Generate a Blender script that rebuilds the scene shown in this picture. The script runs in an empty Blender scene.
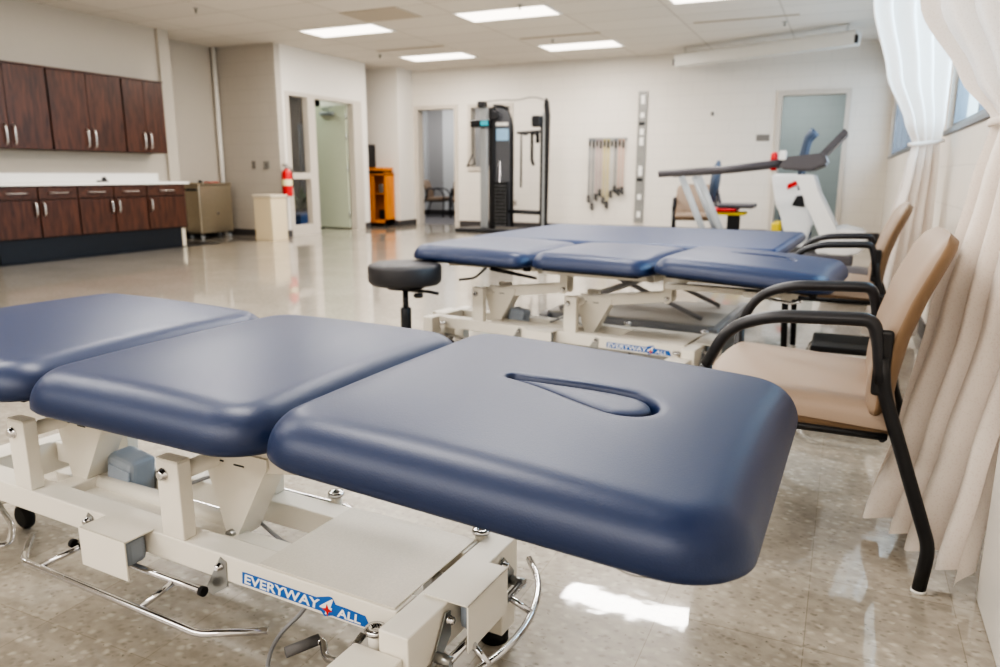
import bpy, bmesh, math, random
from mathutils import Vector, Matrix
from math import sin, cos, pi, radians, sqrt
random.seed(7)
SC = bpy.context.scene
COL = SC.collection

# ------------------------------------------------------------------ materials
def lin(h):
    h = h.lstrip('#')
    c = [int(h[i:i+2], 16)/255 for i in (0, 2, 4)]
    return [x/12.92 if x <= .04045 else ((x+.055)/1.055)**2.4 for x in c]
class NT:
    def __init__(s, name):
        s.m = bpy.data.materials.new(name); s.m.use_nodes = True
        s.t = s.m.node_tree; s.n = s.t.nodes; s.l = s.t.links
        s.b = s.n['Principled BSDF']
    def new(s, kind, **kw):
        n = s.n.new(kind)
        for k, v in kw.items():
            if isinstance(k, str) and hasattr(n, k): setattr(n, k, v)
        return n
    def val(s, n, **kw):
        for k, v in kw.items(): n.inputs[k.replace('_', ' ')].default_value = v
        return n
    def link(s, a, b): s.l.new(a, b)
def mat(name, col, rough=.5, metal=0., noise=0., nscale=20., bump=0., bscale=200., coat=0., spec=.5, sheen=0.):
    t = NT(name); b = t.b
    c = lin(col) if isinstance(col, str) else col
    b.inputs['Base Color'].default_value = (*c, 1)
    b.inputs['Roughness'].default_value = rough
    b.inputs['Metallic'].default_value = metal
    b.inputs['Specular IOR Level'].default_value = spec
    b.inputs['Coat Weight'].default_value = coat
    b.inputs['Sheen Weight'].default_value = sheen
    tc = t.new('ShaderNodeTexCoord')
    nz = t.new('ShaderNodeTexNoise'); nz.inputs['Scale'].default_value = nscale; nz.inputs['Detail'].default_value = 3
    t.link(tc.outputs['Object'], nz.inputs['Vector'])
    mx = t.new('ShaderNodeMix', data_type='RGBA')
    k = 1-max(noise, .02); k2 = 1+max(noise, .02)
    mx.inputs['A'].default_value = (*[x*k for x in c], 1)
    mx.inputs['B'].default_value = (*[min(1, x*k2) for x in c], 1)
    t.link(nz.outputs['Fac'], mx.inputs['Factor']); t.link(mx.outputs['Result'], b.inputs['Base Color'])
    if bump:
        n2 = t.new('ShaderNodeTexNoise'); n2.inputs['Scale'].default_value = bscale; n2.inputs['Detail'].default_value = 2
        bp = t.new('ShaderNodeBump'); bp.inputs['Strength'].default_value = bump; bp.inputs['Distance'].default_value = .002
        t.link(tc.outputs['Object'], n2.inputs['Vector']); t.link(n2.outputs['Fac'], bp.inputs['Height'])
        t.link(bp.outputs['Normal'], b.inputs['Normal'])
    return t.m
def emit(name, col, s):
    t = NT(name); t.b.inputs['Emission Color'].default_value = (*lin(col), 1)
    t.b.inputs['Emission Strength'].default_value = s; t.b.inputs['Base Color'].default_value = (*lin(col), 1)
    return t.m
def wood_mat(name, c1, c2, axis='Z', rough=.35):
    t = NT(name); tc = t.new('ShaderNodeTexCoord'); mp = t.new('ShaderNodeMapping')
    mp.inputs['Scale'].default_value = (14, 14, 1.5) if axis == 'Z' else (2, 14, 14)
    nz = t.new('ShaderNodeTexNoise'); nz.inputs['Scale'].default_value = 2.2; nz.inputs['Detail'].default_value = 6; nz.inputs['Distortion'].default_value = .6
    cr = t.new('ShaderNodeValToRGB'); cr.color_ramp.elements[0].position = .3; cr.color_ramp.elements[1].position = .72
    cr.color_ramp.elements[0].color = (*lin(c1), 1); cr.color_ramp.elements[1].color = (*lin(c2), 1)
    t.link(tc.outputs['Object'], mp.inputs['Vector']); t.link(mp.outputs['Vector'], nz.inputs['Vector'])
    t.link(nz.outputs['Fac'], cr.inputs['Fac']); t.link(cr.outputs['Color'], t.b.inputs['Base Color'])
    t.b.inputs['Roughness'].default_value = rough
    return t.m
def block_wall_mat(name, col, plane):
    # painted concrete block: faint running-bond joints
    t = NT(name); c = lin(col); tc = t.new('ShaderNodeTexCoord'); sp = t.new('ShaderNodeSeparateXYZ'); cb = t.new('ShaderNodeCombineXYZ')
    t.link(tc.outputs['Object'], sp.inputs[0])
    t.link(sp.outputs['X' if plane == 'x' else 'Y'], cb.inputs['X']); t.link(sp.outputs['Z'], cb.inputs['Y'])
    br = t.new('ShaderNodeTexBrick'); br.inputs['Scale'].default_value = 1
    br.inputs['Brick Width'].default_value = .406; br.inputs['Row Height'].default_value = .203
    br.inputs['Mortar Size'].default_value = .006; br.inputs['Mortar Smooth'].default_value = .6
    br.inputs['Color1'].default_value = (*c, 1); br.inputs['Color2'].default_value = (*[x*.98 for x in c], 1)
    br.inputs['Mortar'].default_value = (*[x*.9 for x in c], 1)
    t.link(cb.outputs[0], br.inputs['Vector']); t.link(br.outputs['Color'], t.b.inputs['Base Color'])
    bp = t.new('ShaderNodeBump'); bp.inputs['Strength'].default_value = .25; bp.inputs['Distance'].default_value = .004; bp.invert = True
    t.link(br.outputs['Fac'], bp.inputs['Height']); t.link(bp.outputs['Normal'], t.b.inputs['Normal'])
    t.b.inputs['Roughness'].default_value = .55
    return t.m
def floor_layer():
    t = NT('vinyl_tile'); tc = t.new('ShaderNodeTexCoord')
    br = t.new('ShaderNodeTexBrick'); br.offset = 0; br.squash = 1
    for k, v in (('Scale', 1), ('Brick Width', .305), ('Row Height', .305), ('Mortar Size', .0011), ('Mortar Smooth', .2), ('Bias', 0)): br.inputs[k].default_value = v
    br.inputs['Color1'].default_value = (*lin('#9b9489'), 1); br.inputs['Color2'].default_value = (*lin('#aaa398'), 1); br.inputs['Mortar'].default_value = (*lin('#8a8274'), 1)
    t.link(tc.outputs['Object'], br.inputs['Vector'])
    # marbled chips: stretched noise plus light and dark flecks
    mp = t.new('ShaderNodeMapping'); mp.inputs['Scale'].default_value = (1, 1.25, 1); mp.inputs['Rotation'].default_value = (0, 0, .5)
    t.link(tc.outputs['Object'], mp.inputs['Vector'])
    def fleck(scale, lo, hi, col, prev, seed):
        vo = t.new('ShaderNodeTexVoronoi'); vo.feature = 'F1'; vo.inputs['Scale'].default_value = scale; vo.inputs['Randomness'].default_value = 1
        nz = t.new('ShaderNodeTexNoise'); nz.inputs['Scale'].default_value = scale*.7
        ad = t.new('ShaderNodeMix', data_type='VECTOR'); ad.inputs['Factor'].default_value = .02
        t.link(mp.outputs[0], ad.inputs['A']); t.link(nz.outputs['Color'], ad.inputs['B']); t.link(mp.outputs[0], nz.inputs['Vector'])
        t.link(ad.outputs['Result'], vo.inputs['Vector'])
        cr = t.new('ShaderNodeValToRGB'); cr.color_ramp.elements[0].position = lo; cr.color_ramp.elements[0].color = (1, 1, 1, 1)
        cr.color_ramp.elements[1].position = hi; cr.color_ramp.elements[1].color = (0, 0, 0, 1)
        sx = t.new('ShaderNodeSeparateColor'); t.link(vo.outputs['Color'], sx.inputs[0])
        gt = t.new('ShaderNodeMath', operation='GREATER_THAN'); gt.inputs[1].default_value = seed; t.link(sx.outputs[0], gt.inputs[0])
        mu = t.new('ShaderNodeMath', operation='MULTIPLY'); t.link(gt.outputs[0], mu.inputs[0]); t.link(cr.outputs['Color'], mu.inputs[1])
        t.link(vo.outputs['Distance'], cr.inputs['Fac'])
        mx = t.new('ShaderNodeMix', data_type='RGBA'); t.link(mu.outputs[0], mx.inputs['Factor']); t.link(prev, mx.inputs['A']); mx.inputs['B'].default_value = (*lin(col), 1)
        return mx.outputs['Result']
    nz = t.new('ShaderNodeTexNoise'); nz.inputs['Scale'].default_value = 28; nz.inputs['Detail'].default_value = 5; t.link(mp.outputs[0], nz.inputs['Vector'])
    cr = t.new('ShaderNodeValToRGB'); cr.color_ramp.elements[0].position = .35; cr.color_ramp.elements[0].color = (.84, .83, .8, 1); cr.color_ramp.elements[1].position = .65; cr.color_ramp.elements[1].color = (1.08, 1.07, 1.05, 1)
    t.link(nz.outputs['Fac'], cr.inputs['Fac'])
    mm = t.new('ShaderNodeMix', data_type='RGBA', blend_type='MULTIPLY'); mm.inputs['Factor'].default_value = 1
    t.link(br.outputs['Color'], mm.inputs['A']); t.link(cr.outputs['Color'], mm.inputs['B'])
    o = fleck(42, .15, .5, '#b8b1a5', mm.outputs['Result'], .6)
    o = fleck(60, .1, .5, '#867f73', o, .66)
    o = fleck(95, .1, .36, '#6a6458', o, .95)
    t.link(o, t.b.inputs['Base Color'])
    t.b.inputs['Roughness'].default_value = .32; t.b.inputs['Specular IOR Level'].default_value = .5
    t.b.inputs['Coat Weight'].default_value = .95; t.b.inputs['Coat IOR'].default_value = 1.55; t.b.inputs['Coat Roughness'].default_value = .035
    n3 = t.new('ShaderNodeTexNoise'); n3.inputs['Scale'].default_value = 9; t.link(tc.outputs['Object'], n3.inputs['Vector'])
    bp = t.new('ShaderNodeBump'); bp.inputs['Strength'].default_value = .06; bp.inputs['Distance'].default_value = .01
    t.link(n3.outputs['Fac'], bp.inputs['Height']); t.link(bp.outputs['Normal'], t.b.inputs['Coat Normal']); t.link(bp.outputs['Normal'], t.b.inputs['Normal'])
    return t.m
def ceiling_mat():
    t = NT('ceiling_tile'); tc = t.new('ShaderNodeTexCoord'); mp = t.new('ShaderNodeMapping')
    mp.inputs['Location'].default_value = (7.02+12.25, -8.53+12.25, 0); t.link(tc.outputs['Object'], mp.inputs['Vector'])
    br = t.new('ShaderNodeTexBrick'); br.offset = 0
    for k, v in (('Scale', 1), ('Brick Width', 1.225), ('Row Height', .6125), ('Mortar Size', .01), ('Mortar Smooth', .3)): br.inputs[k].default_value = v
    br.inputs['Color1'].default_value = (*lin('#dbd5cc'), 1); br.inputs['Color2'].default_value = (*lin('#d5cfc6'), 1); br.inputs['Mortar'].default_value = (*lin('#bcb5aa'), 1)
    t.link(mp.outputs[0], br.inputs['Vector']); t.link(br.outputs['Color'], t.b.inputs['Base Color']); t.b.inputs['Roughness'].default_value = .85
    return t.m
def glass_mat():
    t = NT('window_glass'); n = t.n
    tr = t.new('ShaderNodeBsdfTransparent'); gl = t.new('ShaderNodeBsdfGlossy'); gl.inputs['Roughness'].default_value = .02
    mx = t.new('ShaderNodeMixShader'); mx.inputs[0].default_value = .08
    t.link(tr.outputs[0], mx.inputs[1]); t.link(gl.outputs[0], mx.inputs[2]); t.link(mx.outputs[0], n['Material Output'].inputs['Surface'])
    return t.m
def vinyl_mat():
    t = NT('navy_vinyl'); tc = t.new('ShaderNodeTexCoord')
    b = t.b; b.inputs['Base Color'].default_value = (*lin('#072148'), 1)
    b.inputs['Roughness'].default_value = .44; b.inputs['Specular IOR Level'].default_value = .6; b.inputs['Coat Weight'].default_value = .1; b.inputs['Coat Roughness'].default_value = .3
    b.inputs['Sheen Weight'].default_value = 0; b.inputs['Sheen Roughness'].default_value = .45
    vo = t.new('ShaderNodeTexVoronoi'); vo.inputs['Scale'].default_value = 420; t.link(tc.outputs['Object'], vo.inputs['Vector'])
    nz = t.new('ShaderNodeTexNoise'); nz.inputs['Scale'].default_value = 260; t.link(tc.outputs['Object'], nz.inputs['Vector'])
    ad = t.new('ShaderNodeMath', operation='ADD'); t.link(vo.outputs['Distance'], ad.inputs[0]); t.link(nz.outputs['Fac'], ad.inputs[1])
    bp = t.new('ShaderNodeBump'); bp.inputs['Strength'].default_value = .14; bp.inputs['Distance'].default_value = .001
    t.link(ad.outputs[0], bp.inputs['Height']); t.link(bp.outputs['Normal'], b.inputs['Normal'])
    return t.m
def fabric_mat():
    t = NT('curtain_fabric'); tc = t.new('ShaderNodeTexCoord'); b = t.b
    b.inputs['Base Color'].default_value = (*lin('#efe5dd'), 1); b.inputs['Roughness'].default_value = .85; b.inputs['Sheen Weight'].default_value = .15
    ck = t.new('ShaderNodeTexVoronoi'); ck.inputs['Scale'].default_value = 170; t.link(tc.outputs['Object'], ck.inputs['Vector'])
    cr = t.new('ShaderNodeValToRGB'); cr.color_ramp.elements[0].position = .1; cr.color_ramp.elements[0].color = (*lin('#e4d8ce'), 1); cr.color_ramp.elements[1].position = .4; cr.color_ramp.elements[1].color = (*lin('#f0e7df'), 1)
    t.link(ck.outputs['Distance'], cr.inputs['Fac']); t.link(cr.outputs['Color'], b.inputs['Base Color'])
    tl = t.new('ShaderNodeBsdfTranslucent'); tl.inputs['Color'].default_value = (*lin('#f0e6dd'), 1)
    mx = t.new('ShaderNodeMixShader'); mx.inputs[0].default_value = .14
    t.link(b.outputs[0], mx.inputs[1]); t.link(tl.outputs[0], mx.inputs[2]); t.link(mx.outputs[0], t.n['Material Output'].inputs['Surface'])
    return t.m
M = {}
def defmats():
    M['floor'] = floor_layer(); M['ceil'] = ceiling_mat(); M['glass'] = glass_mat(); M['vinyl'] = vinyl_mat(); M['curtain'] = fabric_mat()
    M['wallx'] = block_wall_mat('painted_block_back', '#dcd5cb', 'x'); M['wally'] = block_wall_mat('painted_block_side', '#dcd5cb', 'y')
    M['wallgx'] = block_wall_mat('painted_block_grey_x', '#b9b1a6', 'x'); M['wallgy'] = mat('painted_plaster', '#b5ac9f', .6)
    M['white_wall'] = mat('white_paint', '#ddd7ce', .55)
    M['base'] = mat('dark_vinyl_base', '#4a4747', .5)
    M['cream'] = mat('cream_powder_coat', '#e6e1d6', .38, noise=.01, bump=.08, bscale=500)
    M['cream_speck'] = speck = mat('speckled_steel', '#dcd6ca', .4, noise=.12, nscale=260, bump=.15, bscale=300)
    M['chrome'] = mat('chrome', '#d6d6d8', .12, 1.); M['zinc'] = mat('zinc_plate', '#a9aaa8', .33, .9, noise=.08)
    M['black'] = mat('black_plastic', '#17171a', .4); M['rubber'] = mat('black_rubber', '#0f0f10', .6)
    M['armblack'] = mat('black_arm_polymer', '#26262a', .38)
    M['board'] = mat('black_board', '#141416', .6)
    M['greyplastic'] = mat('blue_grey_plastic', '#9ba5b2', .4)
    M['grip'] = mat('grey_grip', '#6b6a6a', .7)
    M['blue'] = mat('decal_blue', '#1560b0', .4); M['white'] = mat('decal_white', '#f2f1ec', .5); M['red'] = mat('signal_red', '#c8141c', .35)
    M['tan'] = mat('tan_vinyl', '#93806f', .5, noise=.03, nscale=6, bump=.12, bscale=350)
    M['tan_side'] = mat('tan_vinyl_side', '#806850', .5, noise=.05, nscale=12, bump=.15, bscale=250)
    M['wood'] = wood_mat('dark_walnut_laminate', '#2d180f', '#5d3624'); M['woodx'] = wood_mat('dark_walnut_laminate_h', '#331d14', '#5a3727', 'X')
    M['carcass'] = mat('cabinet_carcass', '#1c0f0c', .6)
    M['worktop'] = mat('white_laminate', '#e8e5df', .3); M['kick'] = mat('navy_kick_vinyl', '#0d131c', .35, noise=.2, nscale=12)
    M['steel'] = mat('brushed_steel', '#b3a894', .3, .85, noise=.06); M['nickel'] = mat('satin_nickel', '#c9c6c1', .3, .9)
    M['beige'] = mat('beige_laminate', '#d4c3a4', .5, noise=.03, nscale=8); M['beigeD'] = mat('beige_laminate_lid', '#cfc4af', .5)
    M['frame'] = mat('door_frame_paint', '#c2b9ad', .45); M['door'] = mat('pale_door_paint', '#b9bda8', .45)
    M['dark'] = mat('dark_metal', '#2a2b2e', .4, .3); M['silver'] = mat('silver_paint', '#9c9fa0', .4, .4)
    M['shroud'] = mat('shroud_grey', '#55565a', .4); M['placard'] = mat('placard_blue', '#8fb4d2', .5); M['cyan'] = mat('cyan_label', '#2fa9bb', .5)
    M['machinewhite'] = mat('machine_white', '#dfe0e0', .35); M['machinegrey'] = mat('machine_grey', '#57555a', .4)
    M['steelblue'] = mat('grey_post_paint', '#a7adb2', .4); M['yellow'] = mat('yellow_plastic', '#d8c01d', .45)
    M['orange'] = wood_mat('honey_oak', '#b8691a', '#d98a30', 'Z', .4); M['navyfab'] = mat('slate_vinyl', '#4a5566', .5)
    M['mattevinyl'] = vinyl2 = mat('blue_mat_vinyl', '#102c55', .42, bump=.1, bscale=200, spec=.5)
    M['basegrey'] = mat('lift_base_grey', '#9b9a9b', .45, .2); M['sign'] = mat('door_sign_grey', '#77726c', .5)
    M['teal'] = mat('office_wall_teal', '#a0a8a8', .6); M['officegrey'] = mat('office_wall_grey', '#a7a7a8', .6); M['officelight'] = mat('office_wall_light', '#cfd2d4', .6)
    M['carpet'] = mat('office_floor_grey', '#77767a', .35, noise=.1, nscale=60); M['darkwall'] = mat('corridor_dark_wall', '#5c5c60', .6, noise=.15, nscale=5)
    M['leaf'] = mat('plant_green', '#3b5a38', .5, noise=.3); M['bluebin'] = mat('blue_plastic', '#2b4a7a', .4)
    M['diffuser'] = emit('light_diffuser', '#fff6ea', 3.0); M['troffer'] = mat('troffer_white', '#efece6', .5)
    M['alu'] = mat('window_aluminium', '#7a7c80', .4, .6)
    M['screen'] = mat('screen_case', '#d3d1cb', .4); M['grille'] = mat('grille_tan', '#b8ad9c', .6); M['extlabel'] = mat('extinguisher_label', '#e8dfb0', .5)
    M['stool'] = mat('black_stool_vinyl', '#2b2a2d', .5, bump=.1)
    M['cord'] = mat('grey_cord', '#8f9092', .4)
    M['outside'] = mat('outdoor_lawn', '#6f7f66', .9, noise=.2)
    for nm, c in (('b0', '#6f7a88'), ('b1', '#c4a7ac'), ('b2', '#e0cf7c'), ('b3', '#d9dadc'), ('b4', '#e3b49c')): M[nm] = mat('latex_band_'+nm, c, .5)
defmats()

# ------------------------------------------------------------------ mesh tools
def box(bm, x0, x1, y0, y1, z0, z1, bev=0.):
    v = [bm.verts.new((x, y, z)) for z in (z0, z1) for y in (y0, y1) for x in (x0, x1)]
    fs = [bm.faces.new([v[i] for i in f]) for f in ((0, 2, 3, 1), (4, 5, 7, 6), (0, 1, 5, 4), (2, 6, 7, 3), (0, 4, 6, 2), (1, 3, 7, 5))]
    if bev:
        es = list({e for f in fs for e in f.edges})
        bmesh.ops.bevel(bm, geom=es, offset=bev, segments=3, affect='EDGES', profile=.5)
    return v
def fillet(path, r, n=6, closed=False):
    P = [Vector(p) for p in path]; out = []
    rng = range(len(P)) if closed else range(1, len(P)-1)
    if not closed: out.append(P[0])
    for i in rng:
        a, b, c = P[i-1], P[i], P[(i+1) % len(P)]
        u = (a-b); w = (c-b); d = min(r, u.length*.49, w.length*.49)
        p0 = b+u.normalized()*d; p1 = b+w.normalized()*d
        for k in range(n+1):
            t = k/n; out.append(p0*(1-t)**2+b*2*t*(1-t)+p1*t*t)
    if not closed: out.append(P[-1])
    return out
def tube(bm, path, r, seg=12, fil=0., closed=False, cap=True, flat=1., up=None):
    P = fillet(path, fil, closed=closed) if fil else [Vector(p) for p in path]
    n = len(P); rings = []
    T = []
    for i in range(n):
        a = P[i-1] if (i > 0 or closed) else P[0]; b = P[(i+1) % n] if (i < n-1 or closed) else P[-1]
        T.append((b-a).normalized())
    nrm = Vector(up) if up else (Vector((0, 0, 1)) if abs(T[0].z) < .9 else Vector((1, 0, 0)))
    for i in range(n):
        nrm = (nrm-T[i]*nrm.dot(T[i])).normalized(); bi = T[i].cross(nrm)
        if isinstance(r, (list, tuple)):
            q_ = i/(n-1)*(len(r)-1); k_ = min(int(q_), len(r)-2); rr = r[k_]+(r[k_+1]-r[k_])*(q_-k_)
        else: rr = r
        rings.append([bm.verts.new(P[i]+nrm*(cos(a)*rr)+bi*(sin(a)*rr*flat)) for a in [2*pi*k/seg for k in range(seg)]])
    for i in range(n if closed else n-1):
        A, B = rings[i], rings[(i+1) % n]
        for k in range(seg): f = bm.faces.new((A[k], A[(k+1) % seg], B[(k+1) % seg], B[k])); f.smooth = True
    if cap and not closed:
        bm.faces.new(rings[0][::-1]); bm.faces.new(rings[-1])
def lathe(bm, prof, c=(0, 0, 0), seg=32, axis='z'):
    rings = []
    for r, h in prof:
        ring = []
        for k in range(seg):
            a = 2*pi*k/seg; p = (r*cos(a), r*sin(a), h)
            if axis == 'y': p = (r*cos(a), h, r*sin(a))
            if axis == 'x': p = (h, r*cos(a), r*sin(a))
            ring.append(bm.verts.new((p[0]+c[0], p[1]+c[1], p[2]+c[2])))
        rings.append(ring)
    for A, B in zip(rings, rings[1:]):
        for k in range(seg): f = bm.faces.new((A[k], A[(k+1) % seg], B[(k+1) % seg], B[k])); f.smooth = True
    bm.faces.new(rings[0][::-1]); bm.faces.new(rings[-1])
def prism(bm, pts, d0, d1, axis='y', bev=0.):
    def P(p, d):
        return {'y': (p[0], d, p[1]), 'z': (p[0], p[1], d), 'x': (d, p[0], p[1])}[axis]
    a = [bm.verts.new(P(p, d0)) for p in pts]; b = [bm.verts.new(P(p, d1)) for p in pts]
    fs = [bm.faces.new(a), bm.faces.new(b[::-1])]
    for i in range(len(pts)):
        j = (i+1) % len(pts); fs.append(bm.faces.new((a[i], b[i], b[j], a[j])))
    if bev:
        bmesh.ops.bevel(bm, geom=list({e for f in fs for e in f.edges}), offset=bev, segments=2, affect='EDGES')
def BM(): return bmesh.new()
def link(name, bm, m, parent=None, smooth=False, loc=None, rot=None):
    bmesh.ops.recalc_face_normals(bm, faces=bm.faces[:])
    me = bpy.data.meshes.new(name); bm.to_mesh(me); bm.free()
    if smooth:
        for p in me.polygons: p.use_smooth = True
    for mm in (m if isinstance(m, (list, tuple)) else [m]): me.materials.append(M[mm] if isinstance(mm, str) else mm)
    o = bpy.data.objects.new(name, me); COL.objects.link(o)
    if parent: o.parent = parent
    if loc: o.location = loc
    if rot: o.rotation_euler = rot
    return o
def tag(o, label, cat, group=None, kind=None):
    o['label'] = label; o['category'] = cat
    if group: o['group'] = group
    if kind: o['kind'] = kind
    return o
def thing(name, label, cat, loc=(0, 0, 0), rz=0., group=None):
    o = bpy.data.objects.new(name, None); COL.objects.link(o); o.location = loc; o.rotation_euler = (0, 0, rz); o.empty_display_size = .1
    return tag(o, label, cat, group)
def boxo(name, m, parent, dims, bev=0., **kw):
    b = BM(); box(b, *dims, bev=bev); return link(name, b, m, parent, **kw)
def tubeo(name, m, parent, path, r, **kw):
    b = BM(); tube(b, path, r, **kw); return link(name, b, m, parent)
def lo(name, m, parent, prof, c=(0, 0, 0), **kw):
    b = BM(); lathe(b, prof, c, **kw); return link(name, b, m, parent)
def struct(name, bm, m, **kw):
    o = link(name, bm, m, **kw); o['kind'] = 'structure'; return o
def sbox(name, m, dims, bev=0.):
    b = BM(); box(b, *dims, bev=bev); return struct(name, b, m)
def copy_tree(o, parent=None):
    c = o.copy(); COL.objects.link(c); c.parent = parent
    for ch in list(o.children): copy_tree(ch, c)
    return c
def text_mesh(name, body, size, m, parent, loc, rot, offset=0., shear=0., extrude=.0004, bold=.0, align='LEFT', sx=1.):
    cu = bpy.data.curves.new(name, 'FONT'); cu.body = body; cu.size = size; cu.offset = offset; cu.shear = shear; cu.extrude = extrude; cu.align_x = align
    o = bpy.data.objects.new(name, cu); COL.objects.link(o)
    dg = bpy.context.evaluated_depsgraph_get(); dg.update()
    me = bpy.data.meshes.new_from_object(o.evaluated_get(dg)); bpy.data.objects.remove(o)
    me.materials.clear(); me.materials.append(M[m])
    for p in me.polygons: p.material_index = 0
    r = bpy.data.objects.new(name, me); COL.objects.link(r); r.parent = parent; r.location = loc; r.rotation_euler = rot; r.scale = (sx, 1, 1)
    return r

# ------------------------------------------------------------------ the room
ZC = 2.885
XR = .49; YB = 12.717
sbox('floor', 'floor', (-11.6, 1.2, -3.0, 17.2, -.1, 0))
sbox('ceiling', 'ceil', (-11.6, 1.2, -3.0, 17.2, ZC, ZC+.1))
def wall_with_holes(name, m, plane, at, thick, a0, a1, z1, holes):
    # plane 'x': wall runs along x at y=at..at+thick ; holes = (a0,a1,z0,z1)
    b = BM(); xs = sorted({a0, a1, *[h[0] for h in holes], *[h[1] for h in holes]}); zs = sorted({0., z1, *[h[2] for h in holes], *[h[3] for h in holes]})
    for i in range(len(xs)-1):
        zst = 0.
        run = []
        for j in range(len(zs)-1):
            cx, cz = (xs[i]+xs[i+1])/2, (zs[j]+zs[j+1])/2
            if not any(h[0] < cx < h[1] and h[2] < cz < h[3] for h in holes): run.append((zs[j], zs[j+1]))
        merged = []
        for r in run:
            if merged and abs(merged[-1][1]-r[0]) < 1e-6: merged[-1] = (merged[-1][0], r[1])
            else: merged.append(r)
        for r in merged:
            if plane == 'x': box(b, xs[i], xs[i+1], at, at+thick, r[0], r[1])
            else: box(b, at, at+thick, xs[i], xs[i+1], r[0], r[1])
    bmesh.ops.remove_doubles(b, verts=b.verts[:], dist=1e-5)
    return struct(name, b, m)
wall_with_holes('wall_back', 'wallx', 'x', YB, .15, -7.72, XR+.2, ZC, [(-7.63, -6.80, 0, 2.17), (-6.47, -5.65, 1.07, 2.2), (-1.06, -.13, 0, 2.17)])
wall_with_holes('wall_right', 'wally', 'y', XR, .2, -3., YB, ZC, [(2.3, 5.2, 1.225, 2.45), (7.3, 12.45, 1.225, 2.45)])
sbox('wall_front', 'white_wall', (-11.6, .69, -3.1, -3.0, 0, ZC))
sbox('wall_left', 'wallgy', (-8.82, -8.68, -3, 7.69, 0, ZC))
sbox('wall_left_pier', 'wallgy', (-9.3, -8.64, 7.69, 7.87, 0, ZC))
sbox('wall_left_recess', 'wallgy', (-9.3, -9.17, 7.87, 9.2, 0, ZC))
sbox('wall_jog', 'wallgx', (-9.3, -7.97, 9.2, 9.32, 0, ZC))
wall_with_holes('wall_entry', 'white_wall', 'y', -8.07, .10, 9.32, 11.55, ZC, [(9.42, 11.36, 0, 2.2)])
sbox('wall_alcove_back', 'white_wall', (-8.9, -7.72, 12.19, 12.87, 0, ZC))
sbox('wall_alcove_side', 'white_wall', (-9.0, -8.9, 11.55, 12.87, 0, ZC))
sbox('wall_entry_return', 'white_wall', (-8.9, -8.07, 11.43, 11.55, 0, ZC))
# baseboards
for nm, d in (('baseboard_back', (-6.72, -1.14, YB-.012, YB, 0, .1)), ('baseboard_jog', (-9.17, -7.97, 9.188, 9.2, 0, .1)), ('baseboard_alcove', (-8.9, -7.708, 12.178, 12.19, 0, .1)),
              ('baseboard_alcove_corner', (-7.72, -7.708, 12.19, YB, 0, .1)), ('baseboard_entry', (-7.97, -7.958, 11.38, 11.55, 0, .1)), ('baseboard_entry_near', (-7.97, -7.958, 9.188, 9.38, 0, .1)),
              ('baseboard_right', (XR-.012, XR, 2.2, YB, 0, .1)), ('baseboard_recess', (-9.17, -9.158, 7.87, 9.2, 0, .1)), ('baseboard_back_corner', (-.05, XR, YB-.012, YB, 0, .1)), ('baseboard_back_left', (-7.72, -7.69, YB-.012, YB, 0, .1))):
    sbox(nm, 'base', d)
# door and window frames of the back wall
def frame_x(name, x0, x1, zt, w, y0, y1, zb=None):
    b = BM(); z0 = 0 if zb is None else zb
    box(b, x0-w, x0, y0, y1, z0, zt+w); box(b, x1, x1+w, y0, y1, z0, zt+w); box(b, x0, x1, y0, y1, zt, zt+w)
    if zb is not None: box(b, x0, x1, y0, y1, z0, z0+w)
    return struct(name, b, 'frame')
frame_x('trim_1', -7.60, -6.81, 2.165, .07, YB-.03, YB+.17)
frame_x('trim_2', -1.05, -.15, 2.165, .07, YB-.03, YB+.17)
frame_x('window_3', -6.46, -5.67, 2.17, .06, YB-.03, YB+.17, 1.04)
b = BM(); box(b, -6.46, -5.67, YB+.06, YB+.066, 1.1, 2.17); o = struct('window_3_pane', b, 'glass')
# offices behind the back wall
sbox('wall_office_far', 'officegrey', (-11.6, -5.3, 16.0, 16.1, 0, ZC))
sbox('wall_office_pier', 'officelight', (-8.84, -8.3, 15.9, 16.0, 0, ZC))
sbox('wall_office_panel', 'officelight', (-9.9, -9.3, 15.92, 16.0, 0, ZC))
sbox('wall_office_divider', 'teal', (-5.4, -5.3, YB+.15, 16.0, 0, ZC))
sbox('baseboard_office', 'base', (-9.9, -7.0, 15.88, 15.9, 0, .12))
sbox('floor_office', 'carpet', (-11.0, -5.4, YB+.15, 15.9, 0, .006))
sbox('wall_gym_office_far', block_wall_mat('teal_block', '#a3abab', 'x'), (-3.2, .69, 15.6, 15.7, 0, ZC))
sbox('wall_gym_office_side', 'teal', (-3.2, -3.1, YB+.15, 15.6, 0, ZC))
sbox('wall_gym_office_right', 'teal', (.59, .69, YB+.15, 15.6, 0, ZC))
# corridor behind the glazed entry
sbox('wall_corridor_far', 'darkwall', (-11.6, -11.5, 7.6, 16.0, 0, ZC))
sbox('wall_corridor_end', 'darkwall', (-11.5, -9.0, 14.0, 14.1, 0, ZC))
sbox('wall_corridor_near', 'darkwall', (-11.5, -9.3, 7.6, 7.7, 0, ZC))
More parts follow.
